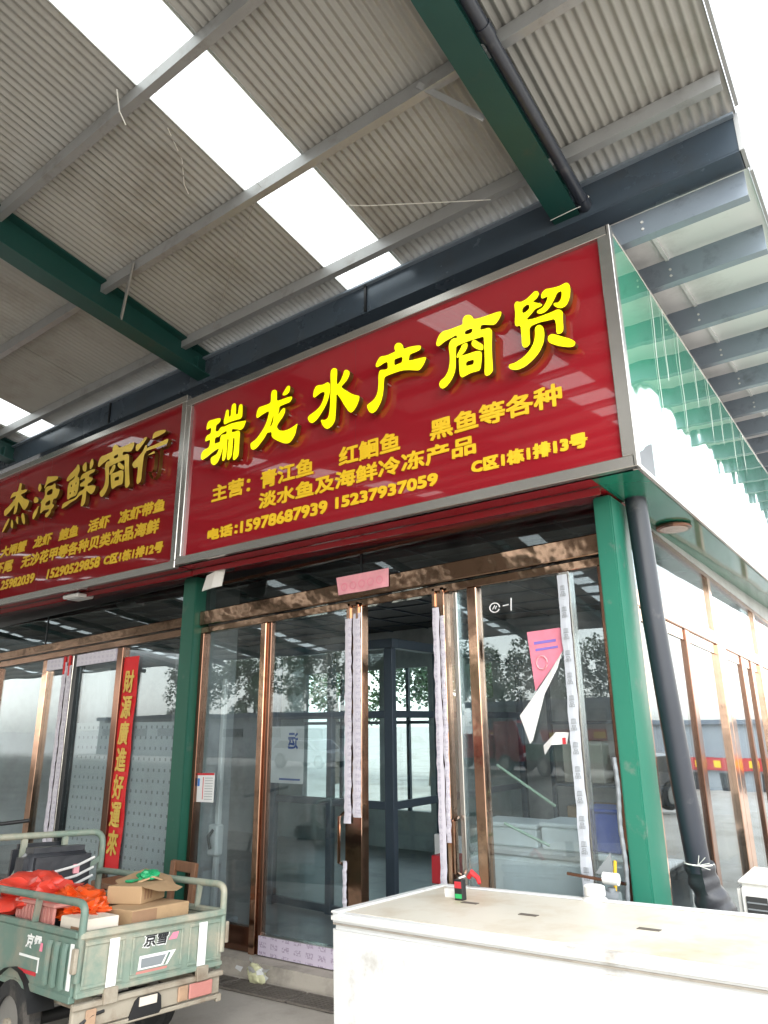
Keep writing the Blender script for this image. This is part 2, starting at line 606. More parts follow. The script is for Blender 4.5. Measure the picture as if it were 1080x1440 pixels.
mat("red_bag", (.60, .05, .03), .32, 0, .12, 5, bump=.006, bs=16)
mat("orange_bag", (.68, .085, .012), .32, 0, .12, 5, bump=.006, bs=18)
mat("carton_white", (.70, .62, .52), .6, 0, .1, 5)
mat("tape_green", (.02, .30, .12), .3)
mat("wood", (.20, .095, .05), .45, 0, .25, 6, streak=(10, 10, 1.2), dirt=((.30, .2, .13), .6, .8, 6))
mat("yellow_tool", (.62, .38, .02), .4)
mat("ac_white", (.70, .69, .65), .4, 0, .05, 3, dirt=((.45, .42, .37), .62, .85, 5))
mat("ac_dark", (.035, .036, .036), .5)
mat("conduit", (.20, .22, .24), .35, .3, .1, 9)
mat("wire_grey", (.30, .29, .26), .5)
mat("string_white", (.72, .72, .68), .6)
mat("bag_clear", (.58, .57, .36), .3, 0, .35, 9)
mat("bark", (.09, .065, .045), .9, 0, .25, 6)
mat("leaf", (.055, .105, .030), .55, 0, .45, 1.6)
mat("leaf_dark", (.035, .075, .028), .55, 0, .45, 1.6)
mat("far_wall", (.46, .47, .48), .8, 0, .08, .3)
mat("far_wall_grey", (.27, .29, .31), .8, 0, .08, .3)
mat("far_roof", (.16, .18, .21), .6, 0, .1, .3)
mat("far_glass", (.03, .035, .04), .12, 0, .1, 1)
mat("van_white", (.72, .73, .74), .25, 0, .03, 1, coat=.5)
mat("truck_red", (.42, .02, .022), .3, 0, .06, 1, coat=.4)
mat("car_dark", (.04, .045, .055), .25, .2, .06, 1, coat=.5)
mat("truck_green", (.03, .16, .10), .4, 0, .1, 1)
translucent("skylight", (.90, .92, .88), .78)

# ---- outlines of the raised characters and boxes of the printed lines, on the sign face (x, z)
MAIN_GLYPHS=[
[[(-4.182,4.005),(-4.167,4.053),(-4.157,4.097),(-4.139,4.1),(-4.122,4.087),(-4.119,4.03),(-4.098,4.026),(-4.096,4.079),(-4.09,4.125),(-4.065,4.135),(-4.04,4.12),(-4.036,4.076),(-4.035,4.025),(-4.01,4.022),(-4.008,4.077),(-3.997,4.102),(-3.976,4.102),(-3.961,4.087),(-3.957,4.03),(-3.958,3.985),(-3.979,3.97),(-4.035,3.976),(-4.11,3.978),(-4.154,3.972),(-4.173,3.977)],[(-4.394,4.006),(-4.385,4.047),(-4.363,4.062),(-4.303,4.057),(-4.25,4.053),(-4.22,4.044),(-4.218,4.02),(-4.24,4.002),(-4.268,3.996),(-4.272,3.969),(-4.273,3.941),(-4.24,3.934),(-4.225,3.951),(-4.204,3.962),(-4.159,3.954),(-4.109,3.962),(-4.033,3.957),(-3.959,3.946),(-3.907,3.939),(-3.92,3.91),(-3.936,3.883),(-3.965,3.87),(-4.01,3.889),(-4.067,3.909),(-4.072,3.897),(-4.074,3.881),(-4.04,3.876),(-3.99,3.877),(-3.973,3.852),(-3.975,3.785),(-3.974,3.695),(-3.977,3.656),(-4.003,3.635),(-4.027,3.628),(-4.043,3.64),(-4.041,3.689),(-4.033,3.755),(-4.035,3.821),(-4.053,3.825),(-4.052,3.759),(-4.055,3.679),(-4.075,3.652),(-4.096,3.646),(-4.112,3.657),(-4.113,3.707),(-4.109,3.774),(-4.105,3.827),(-4.12,3.836),(-4.12,3.785),(-4.122,3.695),(-4.137,3.658),(-4.159,3.652),(-4.172,3.662),(-4.171,3.721),(-4.162,3.81),(-4.171,3.762),(-4.189,3.711),(-4.216,3.663),(-4.247,3.643),(-4.275,3.644),(-4.307,3.671),(-4.314,3.714),(-4.292,3.725),(-4.248,3.73),(-4.227,3.753),(-4.217,3.78),(-4.289,3.763),(-4.371,3.732),(-4.42,3.723),(-4.439,3.744),(-4.439,3.781),(-4.412,3.81),(-4.343,3.816),(-4.336,3.863),(-4.334,3.882),(-4.369,3.883),(-4.395,3.881),(-4.398,3.903),(-4.384,3.932),(-4.331,3.937),(-4.331,3.989),(-4.363,3.988),(-4.389,3.983)],[(-4.275,3.831),(-4.274,3.878),(-4.252,3.886),(-4.23,3.88),(-4.195,3.899),(-4.136,3.911),(-4.137,3.881),(-4.191,3.891),(-4.209,3.877),(-4.209,3.831),(-4.244,3.833)]],
[[(-3.797,3.952),(-3.785,3.994),(-3.765,4.013),(-3.715,4.01),(-3.646,4.01),(-3.638,4.032),(-3.639,4.091),(-3.628,4.115),(-3.6,4.113),(-3.576,4.096),(-3.574,4.053),(-3.573,4.008),(-3.515,4.005),(-3.455,4.006),(-3.413,4.0),(-3.41,3.982),(-3.431,3.957),(-3.491,3.956),(-3.541,3.952),(-3.545,3.925),(-3.555,3.884),(-3.528,3.911),(-3.501,3.93),(-3.481,3.922),(-3.48,3.889),(-3.498,3.859),(-3.535,3.826),(-3.559,3.802),(-3.561,3.785),(-3.538,3.755),(-3.493,3.737),(-3.433,3.736),(-3.379,3.749),(-3.345,3.761),(-3.355,3.726),(-3.366,3.678),(-3.397,3.64),(-3.428,3.623),(-3.461,3.627),(-3.511,3.65),(-3.579,3.691),(-3.614,3.721),(-3.619,3.764),(-3.645,3.764),(-3.662,3.771),(-3.689,3.736),(-3.727,3.703),(-3.771,3.67),(-3.811,3.663),(-3.836,3.677),(-3.846,3.706),(-3.845,3.728),(-3.787,3.744),(-3.737,3.784),(-3.694,3.83),(-3.668,3.88),(-3.651,3.949),(-3.7,3.943),(-3.746,3.933),(-3.774,3.921),(-3.793,3.931)],[(-3.603,3.902),(-3.604,3.854),(-3.619,3.818),(-3.638,3.808),(-3.626,3.842),(-3.611,3.882)],[(-3.517,4.047),(-3.491,4.077),(-3.464,4.102),(-3.445,4.1),(-3.433,4.081),(-3.442,4.044),(-3.472,4.029),(-3.506,4.035)]],
[[(-3.197,3.948),(-3.192,3.98),(-3.172,4.008),(-3.149,4.01),(-3.108,4.0),(-3.079,4.003),(-3.057,4.006),(-3.037,3.99),(-3.033,3.955),(-3.035,3.909),(-3.049,3.866),(-3.076,3.818),(-3.115,3.773),(-3.154,3.737),(-3.194,3.72),(-3.223,3.732),(-3.244,3.762),(-3.245,3.781),(-3.225,3.794),(-3.173,3.808),(-3.127,3.832),(-3.1,3.871),(-3.085,3.914),(-3.087,3.939),(-3.118,3.943),(-3.153,3.93),(-3.181,3.92),(-3.196,3.929)],[(-3.032,4.06),(-3.027,4.092),(-3.007,4.103),(-2.985,4.097),(-2.967,4.077),(-2.968,4.025),(-2.972,3.979),(-2.963,3.955),(-2.933,3.981),(-2.911,4.021),(-2.901,4.05),(-2.879,4.049),(-2.854,4.028),(-2.851,4.001),(-2.873,3.966),(-2.905,3.944),(-2.93,3.928),(-2.894,3.894),(-2.839,3.849),(-2.797,3.823),(-2.76,3.807),(-2.768,3.769),(-2.791,3.73),(-2.823,3.703),(-2.841,3.703),(-2.86,3.719),(-2.893,3.769),(-2.937,3.842),(-2.972,3.892),(-2.973,3.829),(-2.977,3.738),(-2.982,3.68),(-3.012,3.647),(-3.045,3.635),(-3.073,3.645),(-3.099,3.675),(-3.116,3.712),(-3.117,3.726),(-3.08,3.712),(-3.052,3.718),(-3.038,3.751),(-3.031,3.823),(-3.028,3.916),(-3.028,3.987)]],
[[(-2.62,3.993),(-2.612,4.016),(-2.591,4.042),(-2.571,4.051),(-2.526,4.04),(-2.482,4.043),(-2.448,4.046),(-2.459,4.07),(-2.456,4.094),(-2.436,4.106),(-2.409,4.098),(-2.388,4.072),(-2.382,4.04),(-2.34,4.041),(-2.287,4.032),(-2.241,4.018),(-2.246,3.99),(-2.278,3.984),(-2.333,3.984),(-2.339,3.959),(-2.345,3.939),(-2.29,3.932),(-2.237,3.927),(-2.202,3.919),(-2.213,3.892),(-2.234,3.86),(-2.263,3.841),(-2.292,3.851),(-2.344,3.872),(-2.397,3.885),(-2.451,3.888),(-2.517,3.887),(-2.545,3.881),(-2.551,3.841),(-2.553,3.792),(-2.564,3.736),(-2.586,3.689),(-2.62,3.65),(-2.651,3.644),(-2.677,3.661),(-2.695,3.701),(-2.693,3.72),(-2.659,3.73),(-2.625,3.75),(-2.605,3.783),(-2.596,3.835),(-2.596,3.905),(-2.59,3.938),(-2.575,3.948),(-2.528,3.935),(-2.514,3.943),(-2.519,3.992),(-2.549,3.99),(-2.589,3.978),(-2.612,3.98)],[(-2.461,3.988),(-2.428,3.989),(-2.392,3.987),(-2.397,3.944),(-2.428,3.944),(-2.461,3.943)]],
[[(-2.125,3.99),(-2.114,4.022),(-2.095,4.049),(-2.069,4.062),(-2.019,4.055),(-1.97,4.056),(-1.921,4.055),(-1.922,4.091),(-1.904,4.113),(-1.875,4.109),(-1.852,4.09),(-1.842,4.063),(-1.797,4.055),(-1.728,4.052),(-1.678,4.051),(-1.646,4.043),(-1.655,4.012),(-1.677,3.984),(-1.701,3.969),(-1.732,3.981),(-1.773,3.999),(-1.794,4.0),(-1.8,3.972),(-1.775,3.967),(-1.738,3.965),(-1.719,3.939),(-1.721,3.903),(-1.727,3.837),(-1.729,3.77),(-1.729,3.703),(-1.729,3.663),(-1.753,3.644),(-1.775,3.644),(-1.788,3.659),(-1.781,3.742),(-1.778,3.837),(-1.778,3.901),(-1.782,3.919),(-1.81,3.919),(-1.833,3.921),(-1.89,3.923),(-1.938,3.921),(-1.976,3.918),(-1.981,3.88),(-1.984,3.811),(-1.989,3.752),(-2.01,3.708),(-2.046,3.669),(-2.081,3.652),(-2.105,3.666),(-2.114,3.695),(-2.103,3.715),(-2.068,3.731),(-2.042,3.765),(-2.027,3.825),(-2.027,3.886),(-2.032,3.926),(-2.026,3.962),(-2.008,3.979),(-1.988,3.982),(-1.967,3.972),(-1.97,3.999),(-2.012,3.99),(-2.057,3.983),(-2.103,3.963),(-2.121,3.972)],[(-1.91,4.003),(-1.852,4.005),(-1.859,3.972),(-1.908,3.976)],[(-1.934,3.915),(-1.895,3.917),(-1.894,3.887),(-1.912,3.86),(-1.937,3.843),(-1.971,3.832),(-1.979,3.846),(-1.959,3.877),(-1.941,3.899)],[(-1.867,3.905),(-1.852,3.921),(-1.834,3.912),(-1.812,3.885),(-1.785,3.862),(-1.785,3.83),(-1.801,3.827),(-1.837,3.853),(-1.863,3.881)],[(-1.961,3.831),(-1.946,3.84),(-1.894,3.836),(-1.842,3.836),(-1.81,3.827),(-1.797,3.812),(-1.803,3.75),(-1.815,3.695),(-1.845,3.696),(-1.882,3.699),(-1.916,3.692),(-1.944,3.687),(-1.96,3.706),(-1.962,3.766)],[(-1.911,3.782),(-1.887,3.787),(-1.855,3.783),(-1.859,3.75),(-1.889,3.754),(-1.912,3.757)]],
[[(-1.559,4.06),(-1.544,4.074),(-1.519,4.056),(-1.478,4.062),(-1.448,4.08),(-1.423,4.095),(-1.403,4.086),(-1.397,4.062),(-1.413,4.041),(-1.442,4.028),(-1.416,4.012),(-1.383,3.989),(-1.388,3.977),(-1.428,3.975),(-1.453,3.953),(-1.493,3.924),(-1.442,3.914),(-1.377,3.914),(-1.332,3.915),(-1.287,3.919),(-1.262,3.893),(-1.267,3.842),(-1.268,3.786),(-1.274,3.764),(-1.296,3.756),(-1.313,3.769),(-1.309,3.811),(-1.314,3.865),(-1.354,3.868),(-1.408,3.877),(-1.473,3.872),(-1.477,3.815),(-1.477,3.757),(-1.501,3.744),(-1.52,3.748),(-1.53,3.771),(-1.528,3.834),(-1.53,3.903),(-1.554,3.902),(-1.567,3.922),(-1.557,3.993),(-1.559,4.034)],[(-1.51,4.01),(-1.485,4.023),(-1.466,4.022),(-1.464,3.992),(-1.489,3.977),(-1.512,3.978)],[(-1.386,4.04),(-1.381,4.063),(-1.355,4.081),(-1.319,4.071),(-1.274,4.065),(-1.242,4.069),(-1.224,4.071),(-1.209,4.052),(-1.205,4.014),(-1.215,3.96),(-1.238,3.922),(-1.269,3.916),(-1.295,3.931),(-1.315,3.955),(-1.311,3.97),(-1.283,3.959),(-1.264,3.98),(-1.258,4.022),(-1.264,4.029),(-1.286,4.026),(-1.303,3.996),(-1.333,3.955),(-1.367,3.929),(-1.399,3.929),(-1.421,3.945),(-1.417,3.959),(-1.382,3.964),(-1.357,3.994),(-1.343,4.027),(-1.368,4.025),(-1.382,4.026)],[(-1.44,3.85),(-1.427,3.862),(-1.405,3.859),(-1.388,3.836),(-1.384,3.791),(-1.394,3.737),(-1.423,3.686),(-1.467,3.649),(-1.524,3.621),(-1.571,3.618),(-1.608,3.632),(-1.626,3.654),(-1.62,3.671),(-1.582,3.668),(-1.524,3.687),(-1.48,3.72),(-1.454,3.759),(-1.442,3.802)],[(-1.368,3.747),(-1.362,3.769),(-1.339,3.775),(-1.31,3.756),(-1.268,3.727),(-1.228,3.699),(-1.206,3.673),(-1.215,3.652),(-1.24,3.652),(-1.29,3.675),(-1.332,3.701),(-1.361,3.726)]]]
NEIGHBOUR_GLYPHS=[
[[(-7.68,4.034),(-7.635,4.104),(-7.521,4.088),(-7.51,4.14),(-7.504,4.187),(-7.454,4.169),(-7.454,4.121),(-7.452,4.09),(-7.318,4.079),(-7.333,4.046),(-7.452,4.046),(-7.366,3.982),(-7.237,3.936),(-7.251,3.873),(-7.303,3.84),(-7.343,3.851),(-7.426,3.927),(-7.475,3.97),(-7.475,3.876),(-7.489,3.839),(-7.545,3.832),(-7.542,3.889),(-7.539,3.949),(-7.63,3.885),(-7.728,3.843),(-7.765,3.876),(-7.766,3.924),(-7.653,3.964),(-7.564,4.015),(-7.542,4.048),(-7.625,4.047)],[(-7.75,3.671),(-7.698,3.763),(-7.647,3.807),(-7.613,3.801),(-7.64,3.739),(-7.721,3.663)],[(-7.576,3.741),(-7.563,3.785),(-7.518,3.737),(-7.509,3.683),(-7.525,3.672),(-7.564,3.699)],[(-7.473,3.756),(-7.466,3.801),(-7.431,3.788),(-7.404,3.71),(-7.427,3.705)],[(-7.37,3.79),(-7.346,3.819),(-7.302,3.79),(-7.257,3.691),(-7.276,3.672),(-7.323,3.709)]],
[[(-7.087,4.031),(-7.076,4.081),(-7.047,4.085),(-7.009,4.028),(-7.021,4.004),(-7.053,3.991)],[(-7.148,3.918),(-7.121,3.956),(-7.044,3.911),(-7.042,3.878),(-7.119,3.877)],[(-7.12,3.718),(-7.115,3.769),(-7.036,3.831),(-7.018,3.828),(-7.037,3.741),(-7.095,3.691)],[(-6.969,4.009),(-6.933,4.077),(-6.924,4.134),(-6.875,4.123),(-6.702,4.091),(-6.714,4.049),(-6.881,4.053),(-6.941,4.013)],[(-6.997,3.862),(-6.916,3.911),(-6.939,4.006),(-6.896,4.02),(-6.79,4.007),(-6.76,4.027),(-6.733,4.008),(-6.727,3.959),(-6.638,3.937),(-6.648,3.882),(-6.684,3.845),(-6.742,3.854),(-6.751,3.795),(-6.71,3.787),(-6.719,3.757),(-6.76,3.74),(-6.763,3.703),(-6.822,3.667),(-6.866,3.684),(-6.858,3.721),(-6.803,3.729),(-6.797,3.754),(-6.902,3.761),(-6.965,3.734),(-6.976,3.756),(-6.969,3.844)],[(-6.892,3.958),(-6.794,3.976),(-6.774,3.94),(-6.784,3.91),(-6.883,3.917)],[(-6.887,3.841),(-6.799,3.855),(-6.791,3.797),(-6.889,3.803)]],
[[(-6.532,3.999),(-6.512,4.044),(-6.375,4.107),(-6.356,4.137),(-6.325,4.125),(-6.299,4.06),(-6.336,4.0),(-6.291,3.981),(-6.284,3.907),(-6.302,3.801),(-6.392,3.8),(-6.472,3.783),(-6.482,3.847),(-6.492,3.932),(-6.471,3.972),(-6.391,3.988),(-6.374,4.023),(-6.427,4.001),(-6.5,3.988)],[(-6.434,3.934),(-6.414,3.94),(-6.412,3.91),(-6.434,3.915)],[(-6.352,3.941),(-6.333,3.946),(-6.335,3.918),(-6.352,3.922)],[(-6.438,3.858),(-6.422,3.859),(-6.42,3.835),(-6.438,3.838)],[(-6.359,3.856),(-6.343,3.857),(-6.338,3.837),(-6.36,3.842)],[(-6.249,4.054),(-6.258,4.099),(-6.208,4.131),(-6.187,4.107),(-6.178,4.023),(-6.219,4.028)],[(-6.125,4.04),(-6.131,4.108),(-6.098,4.144),(-6.062,4.083),(-6.078,4.043),(-6.107,4.026)],[(-6.277,3.954),(-6.255,4.007),(-6.176,4.013),(-6.082,4.02),(-6.025,4.012),(-6.028,3.984),(-6.121,3.977),(-6.123,3.949),(-6.039,3.921),(-6.072,3.89),(-6.126,3.883),(-6.128,3.855),(-6.057,3.854),(-5.975,3.832),(-5.995,3.776),(-6.046,3.756),(-6.099,3.788),(-6.137,3.819),(-6.132,3.752),(-6.134,3.688),(-6.169,3.662),(-6.21,3.67),(-6.201,3.743),(-6.196,3.794),(-6.258,3.783),(-6.294,3.761),(-6.397,3.744),(-6.547,3.706),(-6.558,3.718),(-6.543,3.763),(-6.403,3.774),(-6.305,3.778),(-6.275,3.829),(-6.181,3.838),(-6.179,3.871),(-6.261,3.878),(-6.269,3.913),(-6.183,3.928),(-6.189,3.958),(-6.26,3.95)]],
[[(-5.985,4.043),(-5.979,4.078),(-5.963,4.108),(-5.935,4.123),(-5.873,4.12),(-5.813,4.124),(-5.754,4.126),(-5.763,4.165),(-5.746,4.189),(-5.71,4.187),(-5.678,4.169),(-5.658,4.141),(-5.602,4.136),(-5.516,4.138),(-5.453,4.141),(-5.413,4.135),(-5.416,4.101),(-5.436,4.069),(-5.462,4.053),(-5.503,4.063),(-5.558,4.078),(-5.584,4.078),(-5.584,4.048),(-5.552,4.044),(-5.506,4.045),(-5.477,4.019),(-5.47,3.981),(-5.462,3.91),(-5.448,3.839),(-5.431,3.767),(-5.421,3.725),(-5.446,3.703),(-5.474,3.703),(-5.493,3.718),(-5.505,3.806),(-5.525,3.906),(-5.541,3.975),(-5.549,3.993),(-5.584,3.992),(-5.613,3.992),(-5.682,3.989),(-5.741,3.984),(-5.787,3.978),(-5.783,3.937),(-5.77,3.864),(-5.762,3.802),(-5.777,3.755),(-5.811,3.711),(-5.849,3.691),(-5.882,3.705),(-5.899,3.734),(-5.891,3.755),(-5.853,3.775),(-5.829,3.812),(-5.826,3.877),(-5.841,3.941),(-5.857,3.983),(-5.858,4.021),(-5.84,4.04),(-5.817,4.044),(-5.788,4.035),(-5.799,4.064),(-5.849,4.052),(-5.901,4.04),(-5.952,4.016),(-5.975,4.024)],[(-5.726,4.072),(-5.657,4.079),(-5.657,4.044),(-5.719,4.045)],[(-5.735,3.978),(-5.687,3.983),(-5.679,3.951),(-5.694,3.922),(-5.72,3.902),(-5.759,3.888),(-5.773,3.903),(-5.756,3.936),(-5.739,3.96)],[(-5.65,3.972),(-5.636,3.99),(-5.611,3.982),(-5.578,3.955),(-5.54,3.933),(-5.531,3.899),(-5.551,3.895),(-5.601,3.919),(-5.64,3.947)],[(-5.747,3.887),(-5.731,3.898),(-5.667,3.897),(-5.603,3.901),(-5.562,3.894),(-5.542,3.878),(-5.534,3.813),(-5.536,3.754),(-5.573,3.753),(-5.619,3.754),(-5.658,3.744),(-5.692,3.737),(-5.715,3.756),(-5.732,3.819)],[(-5.674,3.839),(-5.646,3.846),(-5.605,3.844),(-5.602,3.809),(-5.64,3.811),(-5.67,3.812)]],
[[(-5.387,4.076),(-5.377,4.106),(-5.337,4.1),(-5.287,4.12),(-5.269,4.143),(-5.227,4.141),(-5.224,4.122),(-5.287,4.069),(-5.351,4.03),(-5.374,4.04)],[(-5.424,3.923),(-5.341,3.963),(-5.264,4.009),(-5.237,4.066),(-5.207,4.049),(-5.213,3.996),(-5.244,3.967),(-5.247,3.891),(-5.251,3.825),(-5.249,3.722),(-5.294,3.698),(-5.322,3.72),(-5.317,3.804),(-5.318,3.876),(-5.376,3.867)],[(-5.145,4.097),(-5.126,4.156),(-5.03,4.154),(-4.948,4.136),(-4.952,4.115),(-5.017,4.105),(-5.111,4.097)],[(-5.214,3.956),(-5.215,4.01),(-5.197,4.028),(-5.074,4.029),(-4.975,4.04),(-4.896,4.04),(-4.911,4.001),(-4.94,3.969),(-5.014,3.978),(-5.01,3.902),(-5.009,3.791),(-5.027,3.73),(-5.069,3.698),(-5.112,3.714),(-5.17,3.793),(-5.087,3.774),(-5.077,3.851),(-5.08,3.972),(-5.147,3.962),(-5.199,3.947)]]]
MAIN_LINES=[('主营：', -4.407, -3.951, 3.398, 3.521), ('青江鱼', -3.834, -3.282, 3.366, 3.513), ('红鮰鱼', -3.039, -2.504, 3.342, 3.525), ('黑鱼等各种', -2.266, -1.355, 3.399, 3.519), ('淡水鱼及海鲜冷冻产品', -3.845, -1.933, 3.218, 3.328), ('电话：15978687939', -4.428, -3.142, 3.057, 3.158), ('15237937059', -3.068, -2.216, 3.08, 3.154), ('C区1栋1排13号', -1.973, -1.232, 3.085, 3.173)]
NEIGHBOUR_LINES=[('大闸蟹', -7.962, -7.401, 3.443, 3.56), ('龙虾', -7.26, -6.887, 3.423, 3.557), ('鲍鱼', -6.759, -6.409, 3.436, 3.545), ('活虾', -6.234, -5.862, 3.428, 3.551), ('冻虾带鱼', -5.731, -5.04, 3.429, 3.547), ('虾尾', -8.062, -7.642, 3.243, 3.369), ('无沙花甲等各种贝类冻品海鲜', -7.464, -5.092, 3.239, 3.383), ('25982039', -7.845, -7.14, 3.053, 3.141), ('15290529858', -6.9, -5.96, 3.065, 3.166), ('C区1栋1排12号', -5.896, -5.011, 3.077, 3.17)]

# ------------------------------------------------------------------ ground
def clamp(v, a, b): return max(a, min(b, v))


def zg(x, y):
    z = .045 * (clamp(x, -9, 1.5) + 3.3) - .04 * (clamp(y, -2.5, 6) - 3.8)
    z -= max(clamp((x - 5) * .09, 0, 2.2), clamp((y - 12) * .08, 0, 2.4) * clamp((x + 1) / 2, 0, 1))
    if y < -16: z -= min(.5, (-16 - y) * .03)
    return z


gx = [-400, -200, -100, -60, -40, -30, -22, -16, -12] + [-9 + .35 * i for i in range(31)] + [2, 3, 5, 7, 10, 15, 20, 30, 45, 70, 120, 400]
gy = [-400, -200, -100, -60, -40, -30, -22, -16, -10, -6, -4] + [-2.5 + .35 * i for i in range(19)] + [4.12, 5, 6, 8, 12, 20, 40, 100, 400]
g = MB()
for y in gy:
    for x in gx: g.v.append((x, y, zg(x, y) + (.004 * noise.noise(Vector((x * 1.3, y * 1.3, 0))) if abs(x) < 12 else 0)))
nx = len(gx)
for j in range(len(gy) - 1):
    for i in range(nx - 1): g.f.append((j * nx + i, j * nx + i + 1, (j + 1) * nx + i + 1, (j + 1) * nx + i))
g.build("ground", "concrete", smooth=True, kind="structure", keep=True)

# ------------------------------------------------------------------ canopy roof (falls towards the shops)
T1 = math.tan(rad(9.5))
SKY_STRIPS = [(-3.09, -2.56), (-8.02, -7.42), (-12.9, -12.3), (-17.8, -17.2), (-22.7, -22.1), (-27.6, -27.0), (-32.5, -31.9), (-37.4, -36.8), (-42.3, -41.7), (-47.2, -46.6)]  # strips after the second are unseen, added to let in more light


def zc(y):                                  # sheet height of the canopy
    if y >= -7: return 4.95 + T1 * (3.74 - y)
    return 4.95 + T1 * (3.74 + 7) - T1 * (-7 - y)


def corr_strip(x0, x1, ya, yb, zf, pitch, amp, n=6, dy=0.0):
    mb = MB()
    cols = max(2, int(round((x1 - x0) / pitch * n)))
    rows = [ya + (yb - ya) * i / 4 for i in range(5)]
    for y in rows:
        for i in range(cols + 1):
            x = x0 + (x1 - x0) * i / cols
            mb.v.append((x, y, zf(y) + amp * math.sin(2 * math.pi * x / pitch) + dy))
    for r in range(4):
        for i in range(cols):
            a = r * (cols + 1) + i
            mb.f.append((a, a + 1, a + cols + 2, a + cols + 1))
    return mb


roof = thing("canopy_roof", "grey corrugated metal canopy roof with white skylight strips above the signs", "roof", (-5, 0, 4.9))
edges = []
x = -.25
while x > -60:
    w = .80 if x > -12 else 1.6 if x > -24 else 3.2
    nxt = x - w
    for a, b in SKY_STRIPS:
        if x > b + .01 and nxt < b: nxt = b
        elif abs(x - b) < .011: nxt = a
    edges.append((nxt, x))
    x = nxt
rng = random.Random(3)
for i, (a, b) in enumerate(edges):
    sky = any(abs(a - s[0]) < .011 for s in SKY_STRIPS)
    ps, am = (.055, .0095)
    n = 8 if b > -6 else 6
    if b < -12: ps, n = .11, 5
    lift = rng.uniform(-.003, .003) - (.004 if sky else 0)
    corr_strip(a - .02, b, 3.80, -7, zc, ps, am, n, lift).build("skylight_panel" if sky else "roof_sheet", "skylight" if sky else "sheet", roof, smooth=True)
    if True:
        corr_strip(a - .02, b, -7, -17.6, zc, .11, am, 4, lift).build("skylight_panel" if sky else "roof_sheet", "skylight" if sky else "sheet", roof, smooth=True)
# C purlins
y = 3.455
k = 0
PUR = []
while y > -17.4:
    zt = zc(y) - .013
    if abs(y + 7) > .3:
        xe = -.27
        prof = [(y, zt), (y, zt - .095), (y + .052, zt - .095), (y + .052, zt - .075), (y + .045, zt - .075), (y + .045, zt - .088), (y + .007, zt - .088), (y + .007, zt - .007), (y + .052, zt - .007), (y + .052, zt)]
        MB().prism(prof, 'x', -60, xe).build("purlin", "galv", roof)
        PUR.append(y)
    y -= .82 if y > 3 else .87
# rake trim along the open end
for (ya, yb) in ((3.72, -7), (-7, -17.6)):
    MB().bar((-.235, ya, zc(ya) + .012), (-.235, yb, zc(yb) + .012), .02, .06).build("rake_trim", "galv", roof)
MB().box(-60, -.25, 3.80, 3.815, zc(3.8) - .02, zc(3.8) + .0).build("eave_trim", "galv_blue", roof)

# green I-section rafters
for i, rx in enumerate((-1.27, -4.80, -8.33, -11.86, -15.4, -19, -22.5, -26, -29.5, -33, -36.5)):
    lab = ["dark green steel rafter above the corner of the big red sign", "dark green steel rafter above the joint between the two red signs",
           "dark green steel rafter over the neighbouring shop", "dark green steel rafter fourth from the open roof end",
           "dark green steel rafter fifth from the open roof end"][i] if i < 5 else "dark green steel rafter %s from the open roof end" % ["sixth", "seventh", "eighth", "ninth", "tenth", "eleventh"][i - 5]
    rf = thing("roof_rafter", lab, "rafter", (rx, 3.7, 4.7), group="green roof rafters")
    pts = [(4.0, 4.665), (3.74, 4.695), (2.15, 4.905), (-7, 6.40)]
    hw = .085
    for ya, za in [(None, None)]:
        fl, wb, tf = MB(), MB(), MB()
        for (y0, z0), (y1, z1) in zip(pts[:-1], pts[1:]):
            fl.bar((rx, y0, z0 + .006), (rx, y1, z1 + .006), 2 * hw, .012)
            t0, t1 = zc(y0) - .03, zc(y1) - .03
            wb.add([(rx - .005, y0, z0 + .013), (rx + .005, y0, z0 + .013), (rx + .005, y0, t0 - .013), (rx - .005, y0, t0 - .013), (rx - .005, y1, z1 + .013), (rx + .005, y1, z1 + .013), (rx + .005, y1, t1 - .013), (rx - .005, y1, t1 - .013)],
                   [(0, 1, 2, 3), (7, 6, 5, 4), (0, 4, 5, 1), (1, 5, 6, 2), (2, 6, 7, 3), (3, 7, 4, 0)])
            tf.bar((rx, y0, t0 - .006), (rx, y1, t1 - .006), 2 * hw, .012)
        fl.build("bottom_flange", "rafter_green", rf)
        wb.build("web", "rafter_green", rf)
        tf.build("top_flange", "rafter_green", rf)
        # stiffener plates
        for ys in (3.6, 1.2, -1.2):
            zb = 4.695 + (3.74 - ys) * .1321 + .014
            MB().box(rx + .006, rx + hw - .01, ys - .005, ys + .005, zb, zc(ys) - .13).build("stiffener", "rafter_green", rf)
    if True:
        # far slope
        MB().bar((rx, -7, 6.45), (rx, -17.5, 4.72), .17, .2).build("far_beam", "rafter_green", rf)
# fly braces between rafter and purlin
for nm, p, q, lab in (("fly_brace", (-4.72, 2.80, 4.83), (-4.30, 2.60, 5.07), "galvanised flat brace propping a purlin off the left green rafter"),
                      ("fly_brace", (-1.37, 2.84, 4.83), (-1.66, 2.62, 5.07), "galvanised flat brace propping a purlin off the right green rafter")):
    MB().bar(p, q, .035, .012, (0, 1, 0)).build(nm, "galv", label=lab, cat="brace", group="fly braces")

